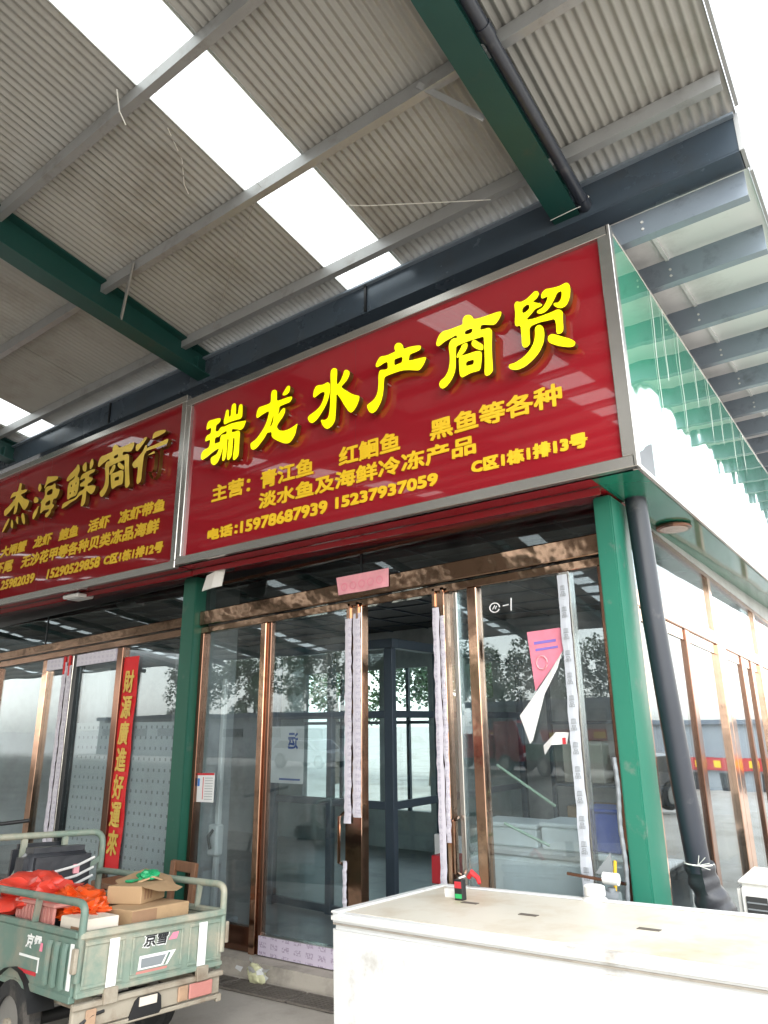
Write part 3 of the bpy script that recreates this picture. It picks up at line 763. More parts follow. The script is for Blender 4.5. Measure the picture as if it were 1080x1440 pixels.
# valley gutter
gut = thing("valley_gutter", "blue grey box gutter running along the eave above the red signs", "gutter", (-5, 3.9, 4.66))
MB().prism([(3.75, 4.90), (3.735, 4.90), (3.735, 4.668), (3.75, 4.668)], 'x', -21, -.26).build("trough", "gutter", gut)
MB().box(-21, -.26, 3.736, 3.90, 4.655, 4.667).build("trough_sole", "gutter", gut)
MB().box(-21, -.26, 3.70, 3.735, 4.885, 4.902).build("lip", "galv_blue", gut)
for gxk in (-2.9, -6.3, -9.8):
    MB().box(gxk - .01, gxk + .01, 3.72, 3.734, 4.66, 4.90).build("joint_strap", "black_frame", gut)
MB().box(-.265, -.24, 3.73, 3.90, 4.655, 4.905).build("end_cap", "galv", gut)

# the shop building's own roof, rising away behind the gutter
T2 = math.tan(rad(4))
zb_ = lambda y: 4.655 + T2 * (y - 3.9)
broof = thing("shop_roof", "pale metal roof overhang with deep grey purlins beside the green fascia", "roof", (-2, 5, 4.6))
x = -.25
while x > -8:
    mb = MB()
    a = x - .62
    mb.add([(a, 3.892, zb_(3.9)), (x, 3.892, zb_(3.9)), (x, 17, zb_(17)), (a, 17, zb_(17))], [(0, 1, 2, 3)])
    mb.box(a - .012, a + .012, 3.95, 17, 0, .001).warp(lambda X, Y, Z: (X, Y, Z if Z > 1 else zb_(Y) - (.022 if Z < .0005 else .002)))
    mb.build("roof_sheet", "sheet_white", broof)
    x = a
py = [3.895] + [4.53 + .81 * i for i in range(15)]
for i, y in enumerate(py):
    zt = zb_(y) - .012
    h = .165 if i == 0 else .185
    prof = [(y, zt), (y, zt - h), (y + .065, zt - h), (y + .065, zt - h + .02), (y + .058, zt - h + .02), (y + .058, zt - h + .007), (y + .007, zt - h + .007), (y + .007, zt)]
    pu = MB().prism(prof, 'x', -8, -.275).build("purlin", "galv_blue", broof)
    if 0 < i < 6 or i == 0:
        b = MB()
        for bz in (.07, .115):
            b.lathe((0, 0, 0), [(.009, 0), (.009, .004)], 8)
        b = MB()
        for bz in (.05, .10):
            b.tube([(-.86, y - .006, zt - h + bz), (-.86, y + .002, zt - h + bz)], .009, 8)
        b.build("bolt", "paper_white", pu)
MB().bar((-.238, 3.9, zb_(3.9) + .012), (-.238, 17, zb_(17) + .012), .018, .07).build("rake_trim", "galv", broof)

# roof drain pipe clipped to the right rafter
rp = thing("rain_pipe", "black plastic rain pipe clipped along the right green rafter", "pipe", (-1.14, 3.8, 4.7))
ra = lambda y: 4.695 + (3.74 - y) * .1321
pts = [(-1.145, -1.5, ra(-1.5) + .05), (-1.145, 1.0, ra(1.0) + .05), (-1.145, 3.2, ra(3.2) + .045), (-1.145, 3.72, ra(3.72) + .035), (-1.145, 3.93, ra(3.93) + .0), (-1.145, 4.0, 4.50), (-1.145, 4.0, 4.2)]
MB().tube(pts, .036, 14).build("pipe", "pipe_black", rp, smooth=True)
for yk in (2.45, 3.70):
    z = ra(yk) + (.047 if yk < 3 else .037)
    MB().tube([(-1.145, yk - .035, z + .005), (-1.145, yk + .035, z - .005)], .043, 14).build("coupling", "pipe_black", rp, smooth=True)
for yk in (1.9, 3.68):
    z = ra(yk) + .045
    MB().tube([(-1.36, yk, ra(yk) - .004), (-1.2, yk - .01, ra(yk) - .006), (-1.13, yk, z - .045), (-1.10, yk, z), (-1.13, yk + .01, z + .05)], .0025, 5).build("tie_wire", "string_white", rp)

# wires and scraps of string under the roof
for pts, r, mt, lab in (
    ([(-3.04, 2.69, 5.05), (-3.7, 3.06, 4.97), (-4.32, 3.42, 4.90)], .003, "wire_grey", "thin dark wire slung between two purlins left of the skylight"),
    ([(-2.97, 2.72, 5.02), (-2.4, 3.1, 4.955), (-1.9, 3.36, 4.905), (-1.67, 3.48, 4.885)], .003, "string_white", "pale string stretched from the skylight to the right rafter"),
    ([(-3.15, 1.68, 5.20), (-3.20, 1.74, 5.12), (-3.22, 1.80, 5.08)], .004, "string_white", "white string knot dangling from the upper purlin"),
    ([(-3.17, 2.05, 5.23), (-3.28, 2.25, 5.20), (-3.42, 2.38, 5.17), (-3.46, 2.45, 5.16)], .0035, "string_white", "white string scrap hanging under the corrugated sheet"),
    ([(-2.98, 1.80, 5.2), (-2.95, 2.2, 5.15), (-2.93, 2.66, 5.06)], .0018, "wire_grey", "hair thin wire crossing the skylight lengthwise")):
    MB().tube(pts, r, 5).build("string", mt, label=lab, cat="string", group="strings under the roof")

# ------------------------------------------------------------------ signs
def sign_box(name, label, x0, x1, z0, z1, yf, redm, fw_=.065):
    t = thing(name, label, "sign", ((x0 + x1) / 2, yf, z0))
    MB().box(x0 + .02, x1 - .02, yf + .03, yf + .43, z0 + .015, z1 - .02).build("box_body", "black_frame", t)
    # face panel of butted acrylic sheets, a hair out of plane with each other
    n = 4
    ww = (x1 - x0 - 2 * fw_) / n
    for i in range(n):
        a, b = x0 + fw_ + i * ww, x0 + fw_ + (i + 1) * ww
        d = [.0006, -.0004, .0005, -.0003][i]
        mb = MB()
        NX, NZ = 10, 12
        for j in range(NZ + 1):
            for q in range(NX + 1):
                X = a + (b - a) * q / NX - (.0006 if q == NX else 0)
                Z = z0 + fw_ - .01 + (z1 - z0 - 2 * fw_ + .02) * j / NZ
                mb.v.append((X, yf + d + .0025 * noise.noise(Vector((X * .9, Z * .9, 3))), Z))
        for j in range(NZ):
            for q in range(NX):
                k = j * (NX + 1) + q
                mb.f.append((k, k + 1, k + NX + 2, k + NX + 1))
        mb.build("face_panel", redm, t, smooth=True)
    # steel frame, mitred look: long rails run through, stiles butt in
    MB().box(x0, x1, yf - .03, yf + .02, z1 - fw_, z1).build("frame_rail", "steel", t, bevel=.004)
    MB().box(x0, x1, yf - .03, yf + .02, z0, z0 + fw_).build("frame_rail", "steel", t, bevel=.004)
    MB().box(x0, x0 + fw_, yf - .0295, yf + .02, z0 + fw_ + .0005, z1 - fw_ - .0005).build("frame_stile", "steel", t, bevel=.004)
    MB().box(x1 - fw_, x1, yf - .0295, yf + .02, z0 + fw_ + .0005, z1 - fw_ - .0005).build("frame_stile", "steel", t, bevel=.004)
    return t


SB, ST = 2.905, 4.415
main = sign_box("shop_sign", "large dark red fish shop sign with glowing yellow characters at the corner", -4.80, -.985, SB, ST, 3.60, "red_acrylic")
neigh = sign_box("shop_sign", "dark red seafood shop sign with unlit gold characters at left edge", -9.4, -4.81, SB - .02, ST + .06, 3.605, "red_dark")
def towards(gl, k):                        # the outlines were measured 0.12 in front of the face; seat them closer to it
    return [[(x * k, 1.62 + (z - 1.62) * k) for x, z in l] for l in gl]


for gl in MAIN_GLYPHS:
    gl = towards(gl, 3.525 / 3.48)
    f, s = glyph_mesh(gl, 3.525, 3.57)
    c = f.build("raised_character", "yellow_lit", main)
    s.build("character_return", "letter_side", c)
    # stand-off pins
    pn = MB()
    big = max(gl, key=len)
    for j in range(0, len(big), max(1, len(big) // 5)):
        cx = sum(p[0] for p in big) / len(big)
        cz = sum(p[1] for p in big) / len(big)
        px, pz = big[j][0] * .93 + cx * .07, big[j][1] * .93 + cz * .07
        pn.tube([(px, 3.565, pz), (px, 3.60, pz)], .005, 6)
    pn.build("stand_off_pins", "pin", c)
for gl in NEIGHBOUR_GLYPHS:
    gl = towards(gl, 3.535 / 3.48)
    f, s = glyph_mesh(gl, 3.535, 3.575)
    c = f.build("raised_character", "gold", neigh)
    s.build("character_return", "letter_side", c)
    pn = MB()
    big = max(gl, key=len)
    for j in range(0, len(big), max(1, len(big) // 4)):
        pn.tube([(big[j][0], 3.57, big[j][1]), (big[j][0], 3.605, big[j][1])], .005, 6)
    pn.build("stand_off_pins", "pin", c)
ROWS = {0: (3.375, 3.522), 1: (3.212, 3.345), 2: (3.055, 3.155), 3: (3.082, 3.178)}
for i, (t, x0, x1, z0, z1) in enumerate(MAIN_LINES):
    r = 0 if i < 4 else 1 if i == 4 else 2 if i < 7 else 3
    z0, z1 = ROWS[r]
    if t.startswith("15237"): z0 += .012
    for w, a, c in ([(t, x0, x1)] if not t.startswith("电") else [("电话：", x0, -4.07), (t[3:], -4.04, x1)]):
        bold_text(w, a, c, z0, z1, 3.590, .004, .0052 if r < 2 else .0062).build("lettering", "yellow_print", main)
ROWS = {0: (3.428, 3.555), 1: (3.243, 3.38), 2: (3.055, 3.16)}
for i, (t, x0, x1, z0, z1) in enumerate(NEIGHBOUR_LINES):
    r = 0 if i < 5 else 1 if i < 7 else 2
    z0, z1 = ROWS[r]
    bold_text(t, x0, x1, z0, z1, 3.594, .004, .0055, .12).build("lettering", "yellow_print_old", neigh)
# red undersides
def soffit(mb_name, x0, x1, y0, y1, z, mt, t, n=(24, 4), amp=.004):
    mb = MB()
    for j in range(n[1] + 1):
        for i in range(n[0] + 1):
            X, Y = x0 + (x1 - x0) * i / n[0], y0 + (y1 - y0) * j / n[1]
            mb.v.append((X, Y, z + amp * noise.noise(Vector((X * 1.5, Y * 2, 5)))))
    for j in range(n[1]):
        for i in range(n[0]):
            k = j * (n[0] + 1) + i
            mb.f.append((k, k + 1, k + n[0] + 2, k + n[0] + 1))
    return mb.build(mb_name, mt, t, smooth=True)
soffit("soffit_panel", -4.80, -1.245, 3.62, 4.30, SB - .006, "red_acrylic", main)
soffit("soffit_panel", -9.4, -4.80, 3.62, 4.30, SB - .010, "red_dark", neigh)
MB().box(-4.8, -1.25, 3.76, 3.775, SB - .055, SB - .012).build("drip_rail", "red_dark", main)
MB().box(-9.4, -4.81, 3.76, 3.775, SB - .06, SB - .016).build("drip_rail", "red_dark", neigh)

# green side fascia
side = thing("side_fascia", "glossy green metal fascia on the right side of the shop, mirroring the sky", "fascia", (-.99, 7, SB))
ys = [3.632, 4.85, 6.07, 7.29, 8.5, 9.7, 10.9, 12.1, 13.3, 14.5]
rng = random.Random(11)
for a, b in zip(ys[:-1], ys[1:]):
    mb = MB()
    NX, NZ = 26, 16
    tl, tw = rng.uniform(-.004, .004), rng.uniform(-.004, .004)
    for j in range(NZ + 1):
        for q in range(NX + 1):
            u, v = q / NX, j / NZ
            Y = a + .002 + (b - a - .004) * u
            Z = SB + .03 + (ST - SB - .06) * v
            bulge = .0055 * noise.noise(Vector((Y * 1.35, Z * 1.5, 1))) + .0012 * noise.noise(Vector((Y * 5, Z * 5, 4)))
            mb.v.append((-.992 + bulge + tl * (u - .5) + tw * (v - .5) + .026 * v - .013, Y, Z))
    for j in range(NZ):
        for q in range(NX):
            k = j * (NX + 1) + q
            mb.f.append((k, k + 1, k + NX + 2, k + NX + 1))
    mb.build("fascia_panel", "fascia_green", side, smooth=True)
for k, yy in enumerate((4.35, 4.62, 5.0, 5.5, 5.95, 6.4, 6.9, 7.4)):
    zt_ = ST - .03
    zb2_ = zt_ - (.9, .55, .8, .5, .6, .45, .6, .5)[k]
    pts_ = [(-.972 - .018 * i / 6, yy + .012 * math.sin(i * 1.3 + k), zt_ - (zt_ - zb2_) * i / 6) for i in range(7)]
    MB().tube(pts_, .0022, 4).build("film_seam", "white_plastic", side)
MB().box(-1.02, -.975, 3.632, 14.5, ST - .028, ST).build("top_trim", "steel", side, bevel=.003)
MB().box(-1.02, -.975, 3.632, 14.5, SB, SB + .028).build("bottom_trim", "steel", side, bevel=.003)
MB().box(-.997, -.972, 3.570, 3.631, SB, ST).build("corner_trim", "steel", side, bevel=.003)
MB().box(-1.5, -1.04, 3.66, 14.5, SB + .02, ST - .03).build("box_body", "black_frame", side)
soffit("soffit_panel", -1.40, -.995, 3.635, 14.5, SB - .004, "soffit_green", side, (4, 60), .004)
# recessed oval lamp in the soffit
lampo = thing("soffit_lamp", "oval recessed lamp in the green soffit right of the corner column", "lamp", (-1.15, 4.9, SB))
mb = MB()
ring = []
for k in range(24):
    w = 2 * math.pi * k / 24
    ring.append((-1.15 + .115 * math.cos(w), 4.9 + .13 * math.sin(w)))
mb.prism(ring, 'z', SB - .03, SB - .008)
mb.build("lamp_ring", "brown_steel", lampo, bevel=.006)
mb = MB()
mb.prism([(-1.15 + (a + 1.15) * .8, 4.9 + (b - 4.9) * .8) for a, b in ring], 'z', SB - .034, SB - .031)
mb.build("lamp_glass", "rose_steel", lampo)

# ------------------------------------------------------------------ columns and downpipe
cr = thing("steel_column", "bright green painted square steel column at the shop corner", "column", (-1.29, 4.05, .1))
MB().box(-1.345, -1.24, 3.90, 4.20, zg(-1.3, 4.0) - .05, SB - .02).build("shaft", "column_green", cr, bevel=.008, seg=2)
MB().box(-1.39, -1.20, 3.86, 4.24, zg(-1.3, 4) - .02, zg(-1.3, 4) + .02).build("base_plate", "column_green", cr)
cl = thing("steel_column", "dark green square column between the two shop fronts", "column", (-5.04, 4.0, 0))
MB().box(-5.125, -4.955, 3.93, 4.10, zg(-5, 4) - .05, SB - .02).build("shaft", "column_green_dark", cl, bevel=.006, seg=2)

dp = thing("downpipe", "thick black downpipe beside the bright green column, foot wrapped in plastic", "pipe", (-1.12, 4.3, .6))
MB().tube([(-1.165, 4.13, SB + .02), (-1.155, 4.17, 2.2), (-1.125, 4.24, 1.3), (-1.105, 4.28, .86)], .062, 18).build("pipe", "pipe_black", dp, smooth=True)
mb = MB()
pts, rs = [], []
for i in range(25):
    u = i / 24
    ang = u * rad(80)
    pts.append((-1.105 + .02 * u + .16 * (1 - math.cos(ang)) * .5, 4.28 + .05 * u, .90 - .30 * u))
    rs.append(.068 + .004 * math.sin(i * 1.1) + .022 * u)
mb.tube(pts, rs, 18)
mb.warp(lambda X, Y, Z: (X + .022 * noise.noise(Vector((X * 14, Y * 14, Z * 11))), Y + .022 * noise.noise(Vector((X * 14, Y * 14, Z * 11 + 9))), Z))
mb.build("plastic_wrap", "vinyl_black", dp, smooth=True)
MB().tube([(-1.10, 4.36, .60), (-1.02, 4.34, .60), (-.95, 4.33, .62)], [.05, .055, .045], 12).build("outlet", "conduit", dp, smooth=True)
for a in range(4):
    w = a * .7 - .4
    MB().tube([(-1.09, 4.205, .90), (-1.07 + .045 * math.cos(w), 4.19, .905 + .045 * math.sin(w))], .002, 5).build("tie_end", "string_white", dp)
MB().tube([(-1.10 + .072 * math.cos(k * .5), 4.27 + .072 * math.sin(k * .5), .90) for k in range(13)], .004, 5).build("tie_wire", "string_white", dp)
MB().tube([(-1.10, 4.27, .6), (-1.10, 4.27, zg(-1.1, 4.3) - .02)], .06, 14).build("buried_leg", "pipe_black", dp, smooth=True)

# ------------------------------------------------------------------ shop fronts
G = 4.05
KF = .031
def fsh(X, Y, Z): return (X, Y, Z + KF * (X + 3.25))


def front(mb, *a, **k):
    return mb.warp(fsh).build(*a, **k)


def pane(t, name, x0, x1, z0, z1, mt="pane", y=G, yo=0):
    return front(MB().box(x0, x1, y - .004 + yo, y + .004 + yo, z0, z1), name, mt, t)


sf = thing("glazed_shopfront", "glass front of the fish shop with rose gold steel frames and an open doorway", "shop front", (-3.2, G, 0))
HB, HT = 2.51, 2.635
front(MB().box(-4.955, -1.35, G - .06, G + .06, HB, HT), "header", "rose_crinkle", sf, bevel=.006)
front(MB().box(-4.955, -1.35, G - .035, G + .035, HB - .065, HB - .012), "door_track", "rose_crinkle", sf, bevel=.004)
front(MB().box(-4.955, -1.35, G - .02, G + .02, HT + .21, HT + .235), "transom_rail", "brown_steel", sf)
pane(sf, "transom_pane", -4.95, -3.2, HT, HT + .21, "pane_dark")
pane(sf, "transom_pane", -3.19, -1.36, HT, HT + .21, "pane_dark")
front(MB().box(-3.2, -3.19, G - .012, G + .012, HT, HT + .21), "transom_joint", "black_frame", sf)
front(MB().box(-4.955, -1.35, G - .01, G + .01, HT + .236, HT + .50), "top_panel", "black_frame", sf)
DT = HB - .066
def post(x0, x1, mt, z0=.08, z1=DT, y0=G - .04, y1=G + .04, nm="post"):
    return front(MB().box(x0, x1, y0, y1, z0, z1), nm, mt, sf, bevel=.004)
post(-4.95, -4.905, "brown_steel")
post(-4.205, -4.145, "rose_steel")
post(-4.143, -4.10, "brown_steel", y0=G - .02, y1=G + .03)
p1 = post(-3.30, -3.155, "rose_steel", y0=G - .05, y1=G + .03)
p2 = post(-2.535, -2.455, "rose_steel", y0=G - .05, y1=G + .03)
post(-2.42, -2.385, "steel", y0=G - .0, y1=G + .05)
post(-2.285, -2.215, "rose_steel")
p3 = post(-1.645, -1.575, "steel")
post(-1.40, -1.352, "brown_steel")
# protective film still stuck to the posts
def film(par, x0, x1, z0, z1, y, mt="film", seed=0, jag=.004):
    mb = MB()
    n = 40
    r = random.Random(seed)
    for i in range(n + 1):
        z = z0 + (z1 - z0) * i / n
        j0, j1 = r.uniform(-jag, jag), r.uniform(-jag, jag)
        yy = y - r.uniform(0, .006)
        mb.v += [(x0 + j0, yy, z), ((x0 + x1) / 2, yy - .003, z), (x1 + j1, yy, z)]
    for i in range(n):
        a = 3 * i
        mb.f += [(a, a + 1, a + 4, a + 3), (a + 1, a + 2, a + 5, a + 4)]
    return front(mb, "protective_film", mt, par)
film(p1, -3.30, -3.24, .98, DT - .08, G - .056, seed=1)
film(p1, -3.225, -3.155, 1.02, DT - .05, G - .056, seed=2)
film(p1, -3.31, -3.275, .12, .75, G - .056, seed=3)
film(p2, -2.54, -2.49, .15, DT - .1, G - .056, seed=4)
film(p2, -2.485, -2.452, .9, DT - .16, G - .056, seed=5)
ft = film(p3, -1.645, -1.582, .42, DT - .02, G - .046, "film_tape", seed=6, jag=.003)
for k in range(15):
    zz = .50 + k * .128
    vs, fs = text_mesh("品", -1.630, -1.598, zz, zz + .03, G - .0575, 0)
    vs2, fs2 = text_mesh("皿", -1.630, -1.598, zz + .038, zz + .064, G - .0575, 0)
    front(MB().add(vs, fs).add(vs2, fs2), "printed_mark", "grey_plastic", ft)
pane(sf, "glass_pane", -4.905, -4.205, .25, DT)
pane(sf, "glass_pane", -4.10, -3.30, .22, DT, yo=.0)
pane(sf, "glass_pane", -2.455, -2.29, .20, DT, yo=.01)
pane(sf, "glass_pane", -2.385, -2.30, .20, DT, yo=.035)
pane(sf, "glass_pane", -2.205, -1.645, .20, DT)
pane(sf, "glass_pane", -1.575, -1.40, .20, DT)
front(MB().box(-4.905, -4.205, G - .03, G + .03, .09, .25), "bottom_rail", "brown_steel", sf, bevel=.004)
thr = front(MB().box(-4.10, -2.54, G - .035, G + .035, .09, .215), "bottom_rail", "steel", sf, bevel=.004)
front(MB().box(-4.10, -3.18, G - .041, G - .037, .093, .213), "protective_film", "film_sill", thr)
front(MB().box(-2.45, -1.35, G - .03, G + .03, .09, .20), "bottom_rail", "brown_steel", sf, bevel=.004)
# orange padding at the door heads
front(MB().box(-3.275, -3.255, G - .062, G - .05, DT - .09, DT + .03).box(-3.20, -3.18, G - .062, G - .05, DT - .09, DT + .03).box(-3.275, -3.18, G - .062, G - .05, DT + .012, DT + .03), "door_bracket", "rose_steel", sf)
front(MB().box(-2.54, -2.52, G - .062, G - .05, DT - .09, DT + .03).box(-2.475, -2.455, G - .062, G - .05, DT - .09, DT + .03).box(-2.54, -2.455, G - .062, G - .05, DT + .012, DT + .03), "door_bracket", "rose_steel", sf)
# door handles
for hx in (-3.335, -2.425):
    front(MB().tube([(hx, G - .02, .72), (hx, G - .07, .74), (hx, G - .07, 1.02), (hx, G - .02, 1.04)], .012, 8), "pull_handle", "rose_steel", sf, smooth=True)

ns = thing("glazed_shopfront", "glass front of the neighbouring seafood shop behind the cargo tricycle", "shop front", (-7.2, G, 0))
sf_keep, sf = sf, ns
front(MB().box(-10, -5.13, G - .06, G + .06, HB + .02, HT - .02), "header", "rose_crinkle", ns, bevel=.006)
front(MB().box(-10, -5.13, G - .035, G + .035, HB - .055, HB + .008), "door_track", "rose_steel", ns, bevel=.004)
for a, b in ((-10, -7.6), (-7.59, -5.13)):
    pane(ns, "transom_pane", a, b, HT - .02, HT + .30, "pane_dark")
front(MB().box(-10, -5.13, G - .01, G + .01, HT + .30, HT + .60), "top_panel", "black_frame", ns)
front(MB().box(-7.6, -7.59, G - .012, G + .012, HT - .02, HT + .30), "transom_joint", "black_frame", ns)
post(-7.52, -7.42, "rose_steel")
q1 = post(-7.10, -6.93, "steel")
post(-6.92, -6.86, "black_frame", y1=G + .06)
q2 = post(-6.17, -6.08, "brown_steel")
post(-5.175, -5.13, "brown_steel")
film(q1, -7.10, -7.03, .5, DT - .06, G - .046, seed=8)
film(q1, -7.015, -6.93, .4, DT - .10, G - .046, seed=9)
front(MB().box(-7.085, -7.06, G - .058, G - .044, DT - .18, DT - .0).box(-6.99, -6.965, G - .058, G - .044, DT - .2, DT - .0), "door_bracket", "paper_red", ns)
front(MB().box(-7.42, -7.11, G - .05, G - .03, DT - .12, DT - .005), "door_head", "film", ns)
front(MB().box(-6.85, -6.18, G - .05, G - .03, DT - .12, DT - .005), "door_head", "film", ns)
for a, b in ((-10, -8.5), (-8.5, -7.52), (-7.42, -7.10), (-6.86, -6.17), (-6.08, -5.175)):
    pane(ns, "glass_pane", a + .002, b - .002, .22, DT)
front(MB().box(-10, -5.13, G - .03, G + .03, .09, .22), "bottom_rail", "brown_steel", ns, bevel=.004)
post(-8.52, -8.48, "brown_steel", nm="post")
sf = sf_keep

# side front (right wall), running away from the corner
XS = -1.30
def ssh(X, Y, Z): return (X, Y, Z - .033 * (Y - 4.05) + .058)
def sidef(mb, *a, **k): return mb.warp(ssh).build(*a, **k)
ss = thing("glazed_side_wall", "tall glazed side wall of the fish shop with copper coloured posts", "shop front", (XS, 8, 0))
YB = 13.5
sidef(MB().box(XS - .04, XS + .03, 4.21, YB, 2.24, 2.345), "transom_beam", "rose_steel", ss, bevel=.006)
sidef(MB().box(XS - .03, XS + .02, 4.21, YB, 2.80, 2.84), "head_rail", "brown_steel", ss)
sidef(MB().box(XS - .02, XS + .01, 4.21, YB, 2.84, 3.2), "top_panel", "interior_wall", ss)
sidef(MB().box(XS - .04, XS + .03, 4.21, YB, .0, .14), "bottom_rail", "brown_steel", ss)
posts_y = [(4.22, 4.30, "rose_steel"), (5.36, 5.47, "brown_steel"), (6.33, 6.45, "rose_steel"), (6.46, 6.62, "rose_steel"), (7.28, 7.36, "brown_steel"), (7.74, 7.84, "brown_steel"),
           (8.18, 8.32, "rose_steel"), (9.3, 9.4, "brown_steel"), (10.3, 10.55, "rose_steel"), (11.5, 11.6, "brown_steel"), (12.6, 12.8, "rose_steel")]
for a, b, mt in posts_y:
    sidef(MB().box(XS - .035, XS + (.035 if mt == "rose_steel" else .025), a, b, .14, 2.24), "post", mt, ss, bevel=.005)
for (a, b) in zip(posts_y[:-1], posts_y[1:]):
    if b[0] - a[1] > .05:
        sidef(MB().box(XS - .004, XS + .004, a[1], b[0], .14, 2.24), "glass_pane", "pane_side", ss)
        sidef(MB().box(XS - .012, XS + .014, a[1] + .001, b[0] - .001, 2.16, 2.238), "door_head", "rose_steel", ss)
        sidef(MB().box(XS - .012, XS + .014, a[1] + .001, b[0] - .001, .142, .24), "door_foot", "rose_steel", ss)
for a, b in ((4.22, 6.33), (6.42, 8.3), (8.39, 10.3), (10.4, 12.6)):
    sidef(MB().box(XS - .004, XS + .004, a, b, 2.345, 2.80), "transom_pane", "pane_side", ss)
    sidef(MB().box(XS - .03, XS + .025, b, b + .09, 2.346, 2.80), "transom_post", "rose_steel", ss)

# concrete step under the fronts
st = MB()
n = 40
for i in range(n + 1):
    X = -10.5 + (9.35) * i / n
    zt = .085 + KF * (X + 3.25)
    st.v += [(X, 3.86 + .012 * noise.noise(Vector((X * 2, 0, 0))), zg(X, 3.86) - .05), (X, 3.89, zt), (X, 4.6, zt)]
for i in range(n):
    a = 3 * i
    st.f += [(a, a + 3, a + 4, a + 1), (a + 1, a + 4, a + 5, a + 2)]
st.build("door_step", "step_concrete", kind="structure", keep=True)
st = MB()
for i in range(11):
    Y = 4.21 + i
    st.v += [(-1.05, Y, zg(-1.05, 4.2) - .1), (-1.07, Y, .13), (-2, Y, .13)]
for i in range(10):
    a = 3 * i
    st.f += [(a, a + 3, a + 4, a + 1), (a + 1, a + 4, a + 5, a + 2)]
st.build("side_step", "step_concrete", kind="structure", keep=True)

# ------------------------------------------------------------------ interior
MB().add([(-10.5, 4.08, .075), (-1.32, 4.08, .135), (-1.32, 8.1, .12), (-10.5, 8.1, .075)], [(0, 1, 2, 3)]).build("interior_floor", "interior_floor", kind="structure", keep=True)
ce = thing("interior_ceiling", "dark suspended ceiling inside the shops", "ceiling", (-5, 8, 2.7), kind="structure")
MB().box(-10.4, -1.36, 4.12, 8.1, 2.86, 2.92).build("slab", "interior_ceiling", ce)
for i in range(16):
    MB().box(-10.4 + i * .58, -10.385 + i * .58, 4.12, 8.0, 2.845, 2.859).build("ceiling_runner", "steel_dark", ce)
for i in range(6):
    MB().box(-10.4, -1.36, 4.5 + i * .6, 4.515 + i * .6, 2.846, 2.858).build("ceiling_runner", "steel_dark", ce)
bw = thing("back_wall", "grey back wall with large rear windows inside the shops", "wall", (-6, 8.05, 0), kind="structure")
mb = MB().box(-10.5, -1.35, 8.0, 8.1, 0, .55).box(-10.5, -1.35, 8.0, 8.1, 2.35, 2.9)
xs = [-10.5, -10.4, -7.4, -6.0, -5.9]
for i in range(1, len(xs), 2):
    if i + 1 < len(xs): mb.box(xs[i], xs[i + 1], 8.0, 8.1, .55, 2.35)
mb.box(-10.5, -9.6, 8.0, 8.1, .55, 2.35).box(-5.2, -1.35, 8.0, 8.1, .55, 1.92).box(-5.2, -5.1, 8.0, 8.1, 1.92, 2.35).box(-4.72, -4.62, 8.0, 8.1, 1.92, 2.35).box(-4.24, -1.35, 8.0, 8.1, 1.92, 2.35)
mb.build("masonry", "interior_wall", bw)
for a_, b_ in ((-7.4, -6.0), (-5.9, -5.2)):
    MB().box(a_, b_, 8.04, 8.048, .55, 2.35).build("rear_pane", "pane", bw)
    MB().box((a_ + b_) / 2 - .02, (a_ + b_) / 2 + .02, 8.02, 8.07, .55, 2.35).build("rear_mullion", "steel_dark", bw)
    MB().box(a_, b_, 8.021, 8.069, 1.62, 1.66).build("rear_rail", "steel_dark", bw)
MB().box(-5.10, -5.02, 4.10, 4.5, 0, 2.86).build("party_wall", "interior_wall", kind="structure", keep=True)
MB().box(-10.6, -10.5, 4.0, 8.1, 0, 2.9).build("end_wall", "interior_wall", kind="structure", keep=True)

# inner glazed room
IR = thing("glass_cubicle", "dark steel framed glass cubicle seen through the open doorway", "partition", (-4.3, 5.5, .1))
XC, YC = -3.62, 5.0
def bx(nm, *a, mt="steel_dark", bevel=.004): return MB().box(*a).build(nm, mt, IR, bevel=bevel)
for xa in (-5.0, -4.32, XC - .06):
    bx("post", xa, xa + (.09 if xa > -4 else .06), YC - .03, YC + .03, .1, 2.25)
for za in (.12, .95, 1.67):
    bx("rail", -4.94, XC - .06, YC - .02, YC + .02, za, za + .06)
bx("top_rail", -5.0, XC + .05, YC - .05, YC + .05, 2.25, 2.33)
for ya in (5.70, 6.5, 7.4):
    bx("post", XC - .03, XC + .03, ya, ya + .06, .1, 2.25)
for za in (.12, .95, 1.67):
    bx("rail", XC - .02, XC + .02, YC + .03, 7.4, za, za + .06)
bx("top_rail", XC - .05, XC + .05, YC + .05, 7.5, 2.25, 2.33)
for a, b in ((-4.94, -4.32), (-4.26, XC - .06)):
    for za, zb2 in ((.18, .95), (1.01, 1.67), (1.73, 2.25)):
        bx("glass_pane", a, b, YC - .004, YC + .004, za, zb2, mt="pane_inner", bevel=0)
for a, b in ((YC + .03, 5.70), (5.76, 6.5), (6.56, 7.4)):
    for za, zb2 in ((.18, .95), (1.01, 1.67), (1.73, 2.25)):
        bx("glass_pane", XC - .004, XC + .004, a, b, za, zb2, mt="pane_inner", bevel=0)

po = thing("poster", "white sheet with a reversed blue character inside the glass front, standing in for a reflected truck sign", "poster", (-4.5, 4.6, 1.15))  # reflection of a truck sign in the glass, built as a solid sheet
MB().box(-4.78, -4.25, 4.60, 4.604, 1.15, 1.61).build("sheet", "paper_white", po)
vs, fs = text_mesh("运", -4.43, -4.31, 1.42, 1.56, 4.595, 0, .03, 0, True)
MB().add(vs, fs).build("lettering", "ink_blue", po)
MB().box(-4.52, -4.28, 4.594, 4.596, 1.175, 1.19).build("printed_rule", "ink_blue", po)

